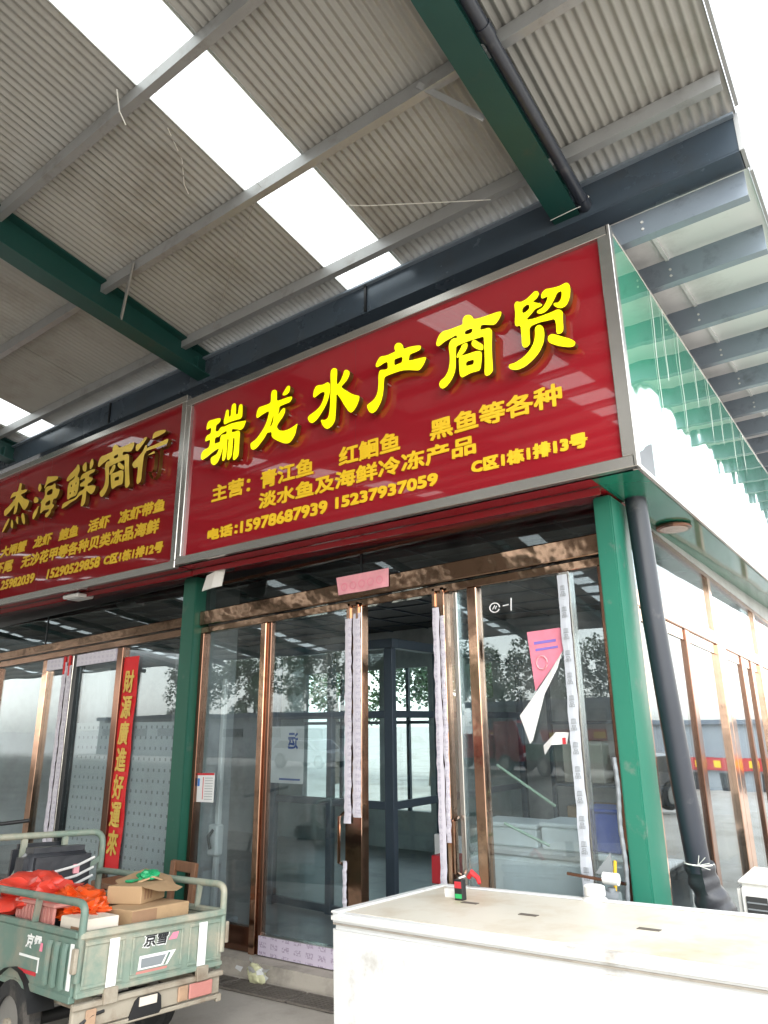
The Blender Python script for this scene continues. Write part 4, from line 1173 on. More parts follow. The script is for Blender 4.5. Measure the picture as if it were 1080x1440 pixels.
ds = thing("hanging_scale", "white column scale standing inside behind the glass pane", "scale", (-4.9, 4.28, .1))
MB().box(-4.925, -4.88, 4.26, 4.30, .15, 2.02).build("column", "white_plastic", ds, bevel=.006)
MB().box(-4.96, -4.84, 4.22, 4.30, .60, .84).build("weigh_head", "white_plastic", ds, bevel=.015)
MB().box(-4.99, -4.75, 4.18, 4.42, .10, .15).build("platform", "grey_plastic", ds, bevel=.01)
MB().tube([(-4.89, 4.22, .80), (-4.90, 4.18, .75), (-4.88, 4.19, .66)], .012, 6).build("hook", "black_plastic", ds)

# fish shop right hand side: chest freezer, foam boxes, crate
cf = thing("chest_freezer", "pale chest freezer inside the shop behind the right glass pane", "freezer", (-2.0, 4.8, .1))
MB().box(-2.60, -1.62, 4.45, 5.05, .12, .80).build("body", "styrofoam", cf, bevel=.02, seg=2)
MB().box(-2.61, -1.61, 4.44, 5.06, .805, .85).build("lid", "white_plastic", cf, bevel=.012)
for i, (a, b, c, d, z, h, lab) in enumerate(((-2.56, -2.13, 4.5, 4.8, .852, .14, "white foam box lying on the chest freezer behind the glass"),
                                             (-2.10, -1.72, 4.5, 4.82, .852, .16, "shorter white foam box nearest the film covered post"))):
    fb = thing("foam_box", lab, "foam box", ((a + b) / 2, (c + d) / 2, z), group="white foam boxes")
    MB().box(a, b, c, d, z, z + h - .03).build("box", "styrofoam", fb, bevel=.01)
    MB().box(a - .008, b + .008, c - .008, d + .008, z + h - .029, z + h).build("lid", "styrofoam", fb, bevel=.008)
bc = thing("plastic_crate", "blue plastic crate standing behind the narrow pane by the green column", "crate", (-1.53, 4.4, .9))
mb = MB()
mb.prism([(-1.66, .92), (-1.40, .92), (-1.385, 1.13), (-1.675, 1.13)], 'y', 4.18, 4.40)
mb.build("tub", "blue_plastic", bc, bevel=.01)
MB().box(-1.69, -1.37, 4.165, 4.415, 1.131, 1.15).build("rim", "blue_plastic", bc, bevel=.005)
wb2 = thing("foam_box", "tall white foam box under the blue crate", "foam box", (-1.53, 4.3, .14), group="white foam boxes")
MB().box(-1.60, -1.37, 4.16, 4.42, .14, .88).build("box", "styrofoam", wb2, bevel=.012)
MB().box(-1.61, -1.365, 4.15, 4.43, .881, .915).build("lid", "styrofoam", wb2, bevel=.008)
for i, (p, q) in enumerate((((-2.28, 4.30, 1.36), (-1.95, 4.42, 1.12)), ((-2.24, 4.28, 1.02), (-1.98, 4.36, .90)))):
    MB().tube([p, q], .009, 8).build("lamp_tube", "tube_green", smooth=True, label=["upper pale green tube leaning inside the right pane", "lower pale green tube leaning inside the right pane"][i], cat="tube", group="pale green tubes")
for i, (cx, cy, r) in enumerate(((-2.48, 4.32, .10), (-2.05, 4.30, .09))):
    bm = bmesh.new()
    bmesh.ops.create_icosphere(bm, subdivisions=3, radius=r)
    mb = MB()
    for v in bm.verts:
        d = 1 + .35 * noise.noise(v.co * 16 + Vector((i * 7, 0, 0)))
        mb.v.append((cx + v.co.x * d * 1.5, cy + v.co.y * d * .8, .13 + r * .8 + v.co.z * d * .8))
    mb.f = [tuple(v.index for v in f.verts) for f in bm.faces]
    bm.free()
    mb.build("plastic_bag", "cyan_bag", smooth=True, label=["crumpled blue plastic bag by the sliding door foot", "crumpled blue plastic bag under the foam boxes"][i], cat="bag", group="blue bags")
# tank rack and shelves behind
sh = thing("storage_rack", "dark storage rack at the back of the fish shop", "rack", (-2.3, 7.5, .1))
for xa in (-3.2, -2.3, -1.5):
    for ya in (7.2, 7.9):
        MB().box(xa, xa + .04, ya, ya + .04, .1, 2.0).build("upright", "steel_dark", sh)
for za in (.4, 1.0, 1.6):
    MB().box(-3.2, -1.46, 7.2, 7.94, za, za + .03).build("shelf", "steel_dark", sh)
rng = random.Random(5)
for za in (.43, 1.03):
    for k in range(3):
        a = -3.1 + k * .56
        MB().box(a, a + rng.uniform(.35, .46), 7.3, 7.8, za + .002, za + rng.uniform(.25, .42)).build("carton", "carton_white" if rng.random() < .5 else "cardboard", bevel=.006,
            label="storage carton on the %s shelf of the dark rack, %s" % ("low" if za < .8 else "middle", ("leftmost", "middle one", "rightmost")[k]), cat="carton", group="cartons on the rack")
stool = thing("carton_stack", "small dark carton stack inside the doorway beside the cubicle", "carton", (-2.95, 4.9, .1))
for i in range(3):
    MB().box(-3.12 + .01 * i, -2.88 - .006 * i, 4.75, 4.95, .13 + i * .19, .315 + i * .19).build("carton", ["cardboard_dark", "grey_plastic", "print_red"][i], stool, bevel=.006)
wp = thing("white_board", "plain white board leaning inside the doorway", "board", (-3.2, 5.6, .1))
MB().box(-3.42, -3.18, 5.3, 5.34, .12, .75).build("board", "paper_white", wp)

# neighbour interior
MB().box(-6.84, -5.19, 4.072, 4.082, .24, 1.66).build("dotted_film", "film_dotted", label="grey dotted board behind the neighbour's glass by the red banner", cat="board")  # board put behind the pane in place of dotted privacy film
MB().box(-7.40, -6.55, 4.20, 4.22, .15, 2.2).build("grey_panel", "interior_wall", label="plain grey panel behind the neighbour's sliding door", cat="panel")
for i, (a, b) in enumerate(((-7.30, -7.19), (-6.82, -6.71), (-6.60, -6.48))):
    MB().box(a, b, 4.185, 4.196, 1.05, 1.15).build("wall_socket", "paper_white", bevel=.004, label=["small white card left of the film covered posts", "small white card just right of the film covered posts", "cream square plate left of the red banner"][i], cat="plate", group="small plates behind the neighbour glass")

# ------------------------------------------------------------------ paper on the glass
cp = thing("couplet_banner", "vertical red paper banner with gold calligraphy on the neighbour's glass", "banner", (-5.98, G - .03, .4))
mb = MB()
def cx_(z): return -5.955 - .035 * (2.25 - z) / 1.85
n = 24
for i in range(n + 1):
    z = .40 + 1.86 * i / n
    w = .118
    yy = G - .012 - .006 * math.sin(i * .9) - .002
    mb.v += [(cx_(z) - w, yy, z), (cx_(z) + w, yy - .002, z)]
for i in range(n): mb.f.append((2 * i, 2 * i + 1, 2 * i + 3, 2 * i + 2))
mb.build("paper", "paper_red", cp)
for i, ch in enumerate("财源广进好运来"):
    ch = "財源廣進好運來"[i]
    zc_ = 2.03 - i * .232
    bold_text(ch, cx_(zc_) - .082, cx_(zc_) + .082, zc_ - .105, zc_ + .105, G - .028, 0, .006, .1).build("gold_character", "couplet_gold", cp)

no = thing("notice_sticker", "small notice with green and red print beside the dark green column", "notice", (-4.82, G - .01, 1.05))
MB().box(-4.945, -4.70, G - .010, G - .006, 1.08, 1.30).warp(fsh).build("sheet", "paper_white", no)
MB().box(-4.944, -4.70, G - .0125, G - .0105, 1.284, 1.30).warp(fsh).build("red_band", "print_red", no)
MB().box(-4.944, -4.915, G - .0125, G - .0105, 1.09, 1.28).warp(fsh).build("green_band", "print_green", no)
MB().box(-4.90, -4.875, G - .0125, G - .0105, 1.2, 1.26).warp(fsh).build("blue_mark", "print_blue", no)
mb = MB()
for i in range(9): mb.box(-4.81, -4.715, G - .0125, G - .0105, 1.10 + i * .02, 1.104 + i * .02)
mb.warp(fsh).build("text_rows", "grey_plastic", no)
MB().box(-4.835, -4.828, G - .0125, G - .0105, 1.1, 1.27).warp(fsh).build("red_rule", "print_red", no)
no2 = thing("notice_sticker", "half hidden notice at the far left pane of the neighbour", "notice", (-8.3, G - .01, 1.0))
MB().box(-8.62, -8.30, G - .010, G - .006, 1.19, 1.44).build("sheet", "paper_white", no2)
MB().box(-8.61, -8.56, G - .0125, G - .0105, 1.2, 1.43).build("green_band", "print_green", no2)
MB().box(-8.61, -8.31, G - .0125, G - .0105, 1.42, 1.436).build("red_band", "print_red", no2)

pk = thing("door_blessing", "pale pink paper strip hung on the header over the doorway", "paper", (-3.12, G - .07, 2.55))
mb = MB()
n = 14
for j in range(6):
    for i in range(n + 1):
        u, v = i / n, j / 5
        X = -3.385 + .49 * u + (.025 * (1 - v) * (1 if u < .2 else 0))
        Z = 2.545 + .135 * v + .022 * u * .5
        mb.v.append((X, G - .066 - .006 * math.sin(u * 9) * (1 - v), Z))
for j in range(5):
    for i in range(n):
        a = j * (n + 1) + i
        mb.f.append((a, a + 1, a + n + 2, a + n + 1))
mb.build("strip", "paper_pinkpale", pk, smooth=True)
mb = MB()
for i in range(5):
    ring = [(-3.30 + i * .082 + .03 * math.cos(w * .5236), 2.60 + i * .003 + .03 * math.sin(w * .5236)) for w in range(12)]
    ring2 = [(-3.30 + i * .082 + .024 * math.cos(w * .5236), 2.60 + i * .003 + .024 * math.sin(w * .5236)) for w in range(12)]
    b = len(mb.v)
    mb.v += [(a, G - .075, c) for a, c in ring] + [(a, G - .075, c) for a, c in ring2]
    mb.f += [(b + k, b + (k + 1) % 12, b + 12 + (k + 1) % 12, b + 12 + k) for k in range(12)]
mb.build("printed_rings", "paper_pink", pk)

tp = thing("torn_poster", "pink poster peeling off the glass with its white back showing", "poster", (-1.80, G - .02, 1.5))
mb = MB()
front_pts = [(-1.885, 2.155), (-1.665, 2.165), (-1.66, 2.03), (-1.74, 1.93), (-1.855, 1.80), (-1.87, 1.98)]
mb.v = [(a, G - .012, b) for a, b in front_pts]
mb.f = [tuple(range(6))]
mb.build("printed_side", "paper_pink", tp)
mb = MB()
mb.prism([(-1.842, 2.075), (-1.70, 2.085), (-1.70, 2.100), (-1.842, 2.092)], 'y', G - .0145, G - .013).build("printed_title", "poster_violet", tp)
MB().prism([(-1.835, 2.035), (-1.69, 2.047), (-1.69, 2.060), (-1.835, 2.050)], 'y', G - .0145, G - .013).build("printed_title", "poster_violet", tp)
MB().tube([(-1.80 + .035 * math.cos(k * .55), G - .014, 1.965 + .04 * math.sin(k * .55)) for k in range(12)], .006, 4).build("printed_emblem", "paper_pinkpale", tp)
mb = MB()
bk = [(-1.66, 2.03, .014), (-1.742, 1.90, .05), (-1.86, 1.76, .05), (-1.955, 1.66, .04), (-1.905, 1.50, .03), (-1.885, 1.52, .03), (-1.79, 1.78, .03), (-1.70, 1.93, .02)]
mb.v = [(a, G - d, b) for a, b, d in bk]
mb.f = [(0, 1, 6, 7), (1, 2, 5, 6), (2, 3, 4, 5)]
mb.build("curled_back", "paper_white", tp)
sc2 = thing("paper_scrap", "curled white paper scrap with red marks stuck beside the taped post", "paper", (-1.75, G - .02, 1.45))
mb = MB()
mb.v = [(-1.83, G - .012, 1.49), (-1.74, G - .03, 1.565), (-1.665, G - .012, 1.565), (-1.68, G - .02, 1.50), (-1.77, G - .035, 1.495), (-1.82, G - .02, 1.44)]
mb.f = [(0, 1, 4, 5), (1, 2, 3, 4)]
mb.build("scrap", "paper_white", sc2)
MB().box(-1.70, -1.68, G - .034, G - .032, 1.50, 1.535).build("red_mark", "print_red", sc2)
# hand-written mark on the pane: a ring with a stroke and a T
hm = thing("handwritten_mark", "white handwritten circled mark near the top of the right pane", "mark", (-2.05, G - .006, 2.3))
mb = MB()
mb.tube([(-2.10 + .035 * math.cos(k * .42), G - .007, 2.33 + .03 * math.sin(k * .42)) for k in range(15)], .004, 5)
mb.tube([(-2.115, G - .007, 2.32), (-2.10, G - .007, 2.345), (-2.095, G - .007, 2.32), (-2.085, G - .007, 2.34)], .003, 5)
mb.build("ring", "chalk", hm)
MB().tube([(-2.04, G - .007, 2.335), (-2.00, G - .007, 2.34)], .004, 5).build("dash", "chalk", hm)
MB().tube([(-1.985, G - .007, 2.30), (-1.98, G - .007, 2.38)], .004, 5).build("stroke", "chalk", hm)

cd = thing("white_card", "crumpled white card tied under the sign joint above the dark green column", "card", (-4.57, 3.8, 2.7))
mb = MB()
mb.v = [(-4.66, 3.80, 2.835), (-4.53, 3.78, 2.852), (-4.44, 3.80, 2.862), (-4.70, 3.79, 2.705), (-4.56, 3.77, 2.712), (-4.46, 3.79, 2.722)]
mb.v += [(a, b + .01, c) for a, b, c in mb.v]
mb.f = [(0, 1, 4, 3), (1, 2, 5, 4), (6, 9, 10, 7), (7, 10, 11, 8), (0, 6, 7, 1), (1, 7, 8, 2), (3, 4, 10, 9), (4, 5, 11, 10), (0, 3, 9, 6), (2, 8, 11, 5)]
mb.build("card", "ac_white", cd)
MB().box(-4.70, -4.42, 3.80, 3.90, 2.86, 2.90).build("bracket", "black_plastic", cd, bevel=.01)
fl = thing("flood_light", "small white flood light under the neighbour's red sign", "lamp", (-6.5, 3.75, 2.8))
MB().box(-6.66, -6.40, 3.66, 3.84, 2.835, 2.875).build("housing", "white_plastic", fl, bevel=.01)
MB().box(-6.62, -6.44, 3.69, 3.81, 2.829, 2.834).build("lens", "styrofoam", fl)
MB().box(-6.55, -6.52, 3.74, 3.76, 2.876, 2.90).build("stem", "grey_plastic", fl)

# ------------------------------------------------------------------ drain grate
dr = thing("drain_grate", "rusty slotted drain grate in the concrete along the shop step", "drain", (-3.6, 3.7, 0), kind=None)
def gz(x, y): return zg(x, y) + .006
for i in range(14):
    xa = -9.0 + .62 * i
    mb = MB()
    y0, y1 = 3.60, 3.80
    mb.box(xa, xa + .60, y0, y0 + .012, 0, .012).box(xa, xa + .60, y1 - .012, y1, 0, .012).box(xa, xa + .014, y0 + .012, y1 - .012, 0, .012).box(xa + .586, xa + .60, y0 + .012, y1 - .012, 0, .012).box(xa + .293, xa + .307, y0 + .012, y1 - .012, 0, .012)
    for k in range(6):
        yy = y0 + .03 + k * .0265
        mb.box(xa + .014, xa + .293, yy, yy + .011, 0, .010).box(xa + .307, xa + .586, yy, yy + .011, 0, .010)
    mb.warp(lambda X, Y, Z: (X, Y, Z + gz(X, Y)))
    mb.build("grate_panel", "grate", dr)
MB().box(-9.0, -.4, 3.605, 3.795, 0, .002).warp(lambda X, Y, Z: (X, Y, Z + zg(X, Y) + .003)).build("channel", "pit", dr)

# crumpled bag with weeds by the step
wb3 = thing("crumpled_bag", "crumpled yellow green plastic bag lying against the door step", "bag", (-3.93, 3.83, .0))
bm = bmesh.new()
bmesh.ops.create_icosphere(bm, subdivisions=4, radius=.064)
mb = MB()
for v in bm.verts:
    d = 1 + .45 * noise.noise(v.co * 14) + .3 * noise.noise(v.co * 45)
    mb.v.append((-3.90 + v.co.x * d * 1.2, 3.80 + v.co.y * d * .6, zg(-3.9, 3.8) + .058 + v.co.z * d * .9))
mb.f = [tuple(v.index for v in f.verts) for f in bm.faces]
bm.free()
mb.build("bag", "bag_clear", wb3, smooth=True)
mb = MB()
rng = random.Random(2)
for i in range(9):
    a = Vector((-3.9 + rng.uniform(-.1, .1), 3.79 + rng.uniform(-.03, .03), zg(-3.9, 3.8) + rng.uniform(.03, .14)))
    d = Vector((rng.uniform(-1, 1), -.4, rng.uniform(-.2, 1))).normalized() * .045
    s = d.cross(Vector((0, 1, 0))).normalized() * .02
    MB().add([tuple(a - s), tuple(a + s), tuple(a + d + s * .6), tuple(a + d - s * .6)], [(0, 1, 2, 3)]).build("torn_scrap", "paper_white", wb3)

# ------------------------------------------------------------------ cargo tricycle
def tiltq(yaw, tx, ty):
    return (Matrix.Rotation(tx, 3, 'X') @ Matrix.Rotation(ty, 3, 'Y') @ Matrix.Rotation(yaw, 3, 'Z')).to_quaternion()


TO = Vector((-3.286, 2.088, .72))
tq = tiltq(1.51, -.06, -.048)
HT_ = .645                                   # bed rim above ground
tr_loc = TO - tq @ Vector((0, 0, HT_))
tk = thing("cargo_tricycle", "dusty pale green cargo tricycle with railed bed parked before the shop", "tricycle", tr_loc, tq, local=True)
W, L, HH = .826, 1.32, .262
ZB = HT_ - HH
def tb(nm, mt, *a, par=None, bevel=.004, **k): return MB().box(*a).build(nm, mt, par or tk, bevel=bevel, **k)
# tailgate: pressed panel with ribs and three fields
tg = MB()
prof = []
tg.box(0.012, W - .012, 0, .018, ZB, HT_ - .03)
tgo = tg.build("tailgate", "trike_green", tk, bevel=.003)
tb("tailgate_rim", "trike_green", 0.0, W, -.018, .03, HT_ - .035, HT_, par=tgo, bevel=.01)
tb("tailgate_foot", "trike_green", .01, W - .01, -.012, .0, ZB, ZB + .022, par=tgo)
for a, b in ((.012, .045), (.225, .25), (.275, .30), (.535, .56), (.585, .61), (W - .045, W - .012)):
    pass
for a, b in ((.03, .235), (.275, .565), (.60, W - .03)):
    # raised border around each pressed field
    z0, z1 = ZB + .03, HT_ - .045
    mb = MB().box(a, b, -.007, .001, z1 - .016, z1).box(a, b, -.007, .001, z0, z0 + .014).box(a, a + .014, -.007, .001, z0 + .014, z1 - .016).box(b - .014, b, -.007, .001, z0 + .014, z1 - .016)
    mb.build("pressed_border", "trike_green", tgo, bevel=.003)
for a in (.150, .655):
    tb("reflective_strip", "reflector_white", a, a + .05, -.0105, -.0075, ZB + .022, HT_ - .045, par=tgo, bevel=0)
bold_text("京雪", .335, .475, ZB + .152, ZB + .213, -.0055, 0, .002, .15).build("lettering", "ink", tgo)
bold_text("京雪", .328, .482, ZB + .146, ZB + .219, -.0030, 0, .006, .15).build("lettering_outline", "reflector_white", tgo)
MB().add([(.475, -.003, ZB + .165), (.525, -.003, ZB + .165), (.535, -.003, ZB + .195), (.50, -.003, ZB + .195)], [(0, 1, 2, 3)]).build("decal_flash", "paper_pink", tgo)
MB().add([(.315, -.003, ZB + .060), (.48, -.003, ZB + .060), (.525, -.003, ZB + .118), (.320, -.003, ZB + .118)], [(0, 1, 2, 3)]).build("decal_back", "reflector_white", tgo)
MB().add([(.330, -.0045, ZB + .067), (.445, -.0045, ZB + .067), (.468, -.0045, ZB + .106), (.330, -.0045, ZB + .106)], [(0, 1, 2, 3)]).build("decal_screen", "grey_plastic", tgo)
MB().add([(.455, -.0045, ZB + .062), (.468, -.0045, ZB + .062), (.495, -.0045, ZB + .112), (.482, -.0045, ZB + .112)], [(0, 1, 2, 3)]).build("decal_slash", "trike_green_dark", tgo)
MB().add([(.305, -.003, ZB + .036), (.475, -.003, ZB + .036), (.482, -.003, ZB + .055), (.310, -.003, ZB + .055)], [(0, 1, 2, 3)]).build("decal_red", "lamp_red", tgo)
for hx in (.15, .66):
    tb("hinge", "trike_beige", hx - .008, hx + .062, -.025, .0, ZB - .045, ZB + .02, par=tgo)
for hx, s in ((-.012, -1), (W + .012, 1)):
    tb("latch", "trike_beige", hx - .01, hx + .01, -.014, .02, ZB + .10, ZB + .20, par=tgo)
# side walls
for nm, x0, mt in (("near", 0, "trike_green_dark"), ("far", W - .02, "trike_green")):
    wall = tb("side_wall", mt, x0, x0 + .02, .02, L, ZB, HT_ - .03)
    tb("wall_rim", mt, x0 - .006, x0 + .026, .02, L, HT_ - .03, HT_ + .0, par=wall, bevel=.006)
    tb("wall_foot", mt, x0 - .006, x0 + .026, .02, L, ZB - .02, ZB + .012, par=wall)
    if nm == "near":
        for k in range(3):
            yy = .10 + k * .075
            mb = MB().tube([(-.002, yy, ZB + .03), (-.008, yy, ZB + .05), (-.008, yy, HT_ - .08), (-.002, yy, HT_ - .055)], .016, 8)
            mb.build("pressed_rib", mt, wall, smooth=True)
        tb("reflective_strip", "reflector_white", -.006, -.001, .035, .062, ZB + .03, HT_ - .05, par=wall, bevel=0)
        vs, fs = text_mesh("京雪", 0, .16, ZB + .15, ZB + .215, 0, 0, .03, .15)
        vs = [(-.004, .50 - p[0], p[2]) for p in vs]
        MB().add(vs, fs).build("lettering", "reflector_white", wall)
        MB().add([(-.003, .325, ZB + .15), (-.003, .355, ZB + .15), (-.003, .35, ZB + .185), (-.003, .325, ZB + .185)], [(0, 1, 2, 3)]).build("decal_flash", "paper_pink", wall)
        mb = MB().box(-.004, -.001, .345, .55, ZB + .112, ZB + .122).box(-.004, -.001, .345, .355, ZB + .06, ZB + .112)
        mb.build("decal_frame", "reflector_white", wall)
        MB().box(-.004, -.001, .36, .55, ZB + .045, ZB + .06).build("decal_red", "print_red", wall)
tb("bed_floor", "trike_green_dark", .02, W - .02, .02, L, ZB - .005, ZB + .01)
tb("front_wall", "trike_green", .0, W, L, L + .02, ZB, HT_)
# rails
def rail(pts, r=.017, nm="rail", mt="trike_green"): return MB().tube(pts, r, 10).build(nm, mt, tk, smooth=True)
def arc(p, q, c, n=5):
    p, q, c = Vector(p), Vector(q), Vector(c)
    return [p * (1 - t) ** 2 + c * 2 * t * (1 - t) + q * t ** 2 for t in [i / n for i in range(n + 1)]]
RZ = HT_ + .115
for x0 in (.012, W - .012):
    near = x0 < .1
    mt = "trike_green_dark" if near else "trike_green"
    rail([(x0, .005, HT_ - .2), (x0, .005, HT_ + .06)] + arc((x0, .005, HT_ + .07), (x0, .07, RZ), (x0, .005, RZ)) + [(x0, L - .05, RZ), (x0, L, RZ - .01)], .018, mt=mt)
    for yk in ((.47, .95) if near else (.24, .72)):
        MB().bar((x0, yk, HT_ - .01), (x0, yk - .02, RZ), .03, .012, (0, 1, 0)).build("rail_post", mt, tk)
# head rack
FY = L + .01
HZ = HT_ + .345
rail([(.0, FY, HT_), (.0, FY, HZ - .1)] + arc((0, FY, HZ - .08), (.09, FY, HZ), (0, FY, HZ)) + [(W - .09, FY, HZ)] + arc((W - .08, FY, HZ), (W, FY, HZ - .09), (W, FY, HZ)) + [(W, FY, HT_)], .02, "head_rack")
for xx, dx in ((.30, -.10), (.56, .10)):
    MB().bar((xx, FY, HZ), (xx, FY, HZ - .17), .035, .02, (0, 1, 0)).build("rack_upright", "trike_green", tk)
    MB().bar((xx, FY, HZ - .165), (xx + dx, FY - .02, HT_ + .02), .035, .02, (0, 1, 0)).build("rack_upright", "trike_green", tk)
MB().bar((.66, FY, HT_ + .08), (W, FY, HZ - .15), .03, .015, (0, 1, 0)).build("rack_brace", "trike_green", tk)
# rear chassis bumper
bmp = tb("rear_bumper", "trike_beige", .01, W - .01, .0, .03, ZB - .125, ZB - .022, bevel=.006)
tb("bumper_lip", "trike_beige", .0, W, -.015, .0, ZB - .045, ZB - .022, par=bmp)
tb("bumper_foot", "trike_beige", .0, W - .02, -.012, .0, ZB - .145, ZB - .125, par=bmp)
MB().prism([(.285, ZB - .135), (.315, ZB - .065), (.335, ZB - .050), (.44, ZB - .050), (.455, ZB - .065), (.462, ZB - .12), (.45, ZB - .135)], 'y', -.012, -.002).build("plate_recess", "black_plastic", bmp)
tb("plate", "carton_white", .335, .43, -.017, -.0125, ZB - .088, ZB - .052, par=bmp, bevel=0)
tb("tail_lamp", "lamp_red", .62, .76, -.014, -.002, ZB - .115, ZB - .05, par=bmp, bevel=.004)
tb("indicator", "lamp_amber", .555, .612, -.014, -.002, ZB - .115, ZB - .05, par=bmp, bevel=.004)
tb("indicator", "lamp_amber", .07, .12, -.014, -.002, ZB - .115, ZB - .05, par=bmp, bevel=.004)
MB().tube([(.03, -.004, ZB - .11), (.10, -.008, ZB - .075), (.16, -.004, ZB - .07)], .007, 6).build("loose_cable", "black_plastic", bmp)
tb("bumper_post", "trike_beige", W - .03, W, -.01, .02, ZB - .16, ZB - .125, par=bmp)
for x0 in (.12, W - .16):
    tb("chassis_beam", "trike_beige", x0, x0 + .04, .03, L + .5, ZB - .09, ZB - .02)
# wheels
def wheel(x, y, r, w):
    c = Vector((x, y, r))
    prof = [(r * .62, -w / 2), (r * .9, -w / 2), (r, -w * .3), (r, w * .3), (r * .9, w / 2), (r * .62, w / 2)]
    mb = MB()
    n = 28
    for rr, o in prof:
        for k in range(n):
            a = 2 * math.pi * k / n
            mb.v.append((x + o, y + rr * math.cos(a), r + rr * math.sin(a)))
    for i in range(len(prof)):
        i2 = (i + 1) % len(prof)
        for k in range(n):
            k2 = (k + 1) % n
            mb.f.append((i * n + k, i * n + k2, i2 * n + k2, i2 * n + k))
    t = mb.build("tyre", "rubber", tk, smooth=True)
    MB().tube([(x - w * .35, y, r), (x + w * .35, y, r)], r * .63, 24).build("rim", "rim", t)
    MB().tube([(x - w * .5, y, r), (x + w * .5, y, r)], r * .16, 14).build("hub", "trike_beige", t)
wheel(.03, .56, .20, .09)
wheel(W - .03, .56, .20, .09)
mb = MB()
for i in range(9):
    a = rad(20 + 140 * i / 8)
    for xx in (-.03, .10): mb.v.append((xx, .56 + .245 * math.cos(a), .20 + .245 * math.sin(a)))
for i in range(8): mb.f.append((2 * i, 2 * i + 1, 2 * i + 3, 2 * i + 2))
mb.build("mudguard", "black_plastic", tk, smooth=True)
MB().tube([(.03, .56, .2), (W - .03, .56, .2)], .03, 10).build("rear_axle", "black_plastic", tk, smooth=True)
# saddle and front end (just out of the picture on the left)
tb("saddle", "vinyl_black", .28, .56, L + .10, L + .50, HT_ - .03, HT_ + .10, bevel=.03, seg=2)
tb("saddle_back", "vinyl_black", .26, .58, L + .03, L + .11, HT_ + .05, HT_ + .30, bevel=.03, seg=2)
tb("foot_deck", "trike_green", .16, .68, L + .02, L + 1.0, ZB - .10, ZB - .06)
rail([(.42, L + 1.0, ZB - .08), (.42, L + 1.12, HT_ + .1), (.42, L + 1.05, HT_ + .36)], .025, "steering_column")
rail([(.10, L + .92, HT_ + .40), (.25, L + 1.05, HT_ + .38), (.60, L + 1.05, HT_ + .38), (.74, L + .92, HT_ + .40)], .014, "handlebar", "black_plastic")
wheel(.42, L + 1.28, .20, .08)
rail([(.36, L + 1.28, .2), (.36, L + 1.10, HT_ - .02), (.48, L + 1.10, HT_ - .02), (.48, L + 1.28, .2)], .016, "front_fork", "black_plastic")

# cargo: each piece lies in the bed
def cargo(name, label, cat, loc, rz=0):
    t = thing(name, label, cat, TO + tq @ (Vector(loc) - Vector((0, 0, HT_))), tq @ Matrix.Rotation(rz, 3, 'Z').to_quaternion(), local=True)
    return t


def lump(mt, par, sx, sy, sz, seed, amp=.5, fr=7, sub=4):
    bm = bmesh.new()
    bmesh.ops.create_icosphere(bm, subdivisions=sub, radius=1)
    mb = MB()
    for v in bm.verts:
        d = 1 + amp * noise.noise(v.co * fr * .35 + Vector((seed, 0, 0))) + amp * .45 * noise.noise(v.co * fr + Vector((0, seed, 0)))
        zz = max(-.55, v.co.z * d)
        mb.v.append((v.co.x * d * sx, v.co.y * d * sy, (zz + .55) * sz))
    mb.f = [tuple(v.index for v in f.verts) for f in bm.faces]
    bm.free()
    return mb.build("bag_body", mt, par, smooth=True)
FLZ = ZB + .012
c1 = cargo("plastic_bag", "large red plastic bag at the left of the tricycle bed", "bag", (.22, .92, FLZ + .24))
lump("red_bag", c1, .20, .30, .11, 3)
c3 = cargo("plastic_bag", "loose orange bag spilling over the cream carton", "bag", (.20, .34, FLZ + .255))
lump("orange_bag", c3, .10, .13, .05, 15, .65, 10)
c2 = cargo("plastic_bag", "crumpled orange plastic bag in the middle of the tricycle bed", "bag", (.30, .60, FLZ + .245))
lump("orange_bag", c2, .15, .20, .075, 8, .6, 9)
ct = cargo("cardboard_box", "torn cardboard box with slots on top of the load", "box", (.50, .36, FLZ + .295), .5)
mb = MB()
mb.box(-.13, .13, -.10, .10, .0, .085)
mb.build("carton_shell", "cardboard", ct, bevel=.004)
mb = MB()
mb.v = [(-.13, -.10, .086), (.13, -.10, .086), (.16, -.19, .05), (.05, -.21, .045), (-.10, -.18, .06), (-.15, -.12, .083)]
mb.f = [(0, 1, 2, 3, 4, 5)]
mb.build("torn_flap", "cardboard", ct)
mb = MB()
mb.v = [(.13, -.10, .086), (.13, .10, .086), (.25, .09, .055), (.28, .0, .03), (.24, -.10, .04)]
mb.f = [(0, 1, 2, 3, 4)]
mb.build("torn_flap", "cardboard", ct)
mb = MB()
for k in range(3): mb.box(-.10 + k * .032, -.085 + k * .032, -.1025, -.1005, .02, .07)
mb.build("hand_slots", "cardboard_dark", ct)
tw = MB().box(-.02, .05, .02, .07, .088, .10).build("green_tape", "tape_green", ct, bevel=.01)
cb = cargo("cardboard_box", "flat cardboard carton lying under the torn box by the tailgate", "box", (.46, .20, FLZ + .15), .12)
MB().box(-.17, .20, -.11, .13, 0, .145).build("carton_shell", "cardboard", cb, bevel=.004)
MB().box(-.172, -.02, -.113, -.111, .0, .14).build("printed_side", "cardboard_dark", cb)
MB().box(.10, .135, -.114, -.111, .0, .03).build("green_tape", "tape_green", cb)
cx2 = cargo("cardboard_box", "crushed cardboard flap lying across the load behind the torn box", "box", (.62, .50, FLZ + .33), -.3)
mb = MB()
mb.v = [(-.14, -.12, .03), (.02, -.14, .075), (.16, -.10, .02), (.18, .06, .05), (.04, .10, .095), (-.13, .09, .045)]
mb.v += [(a, b, c - .008) for a, b, c in mb.v]
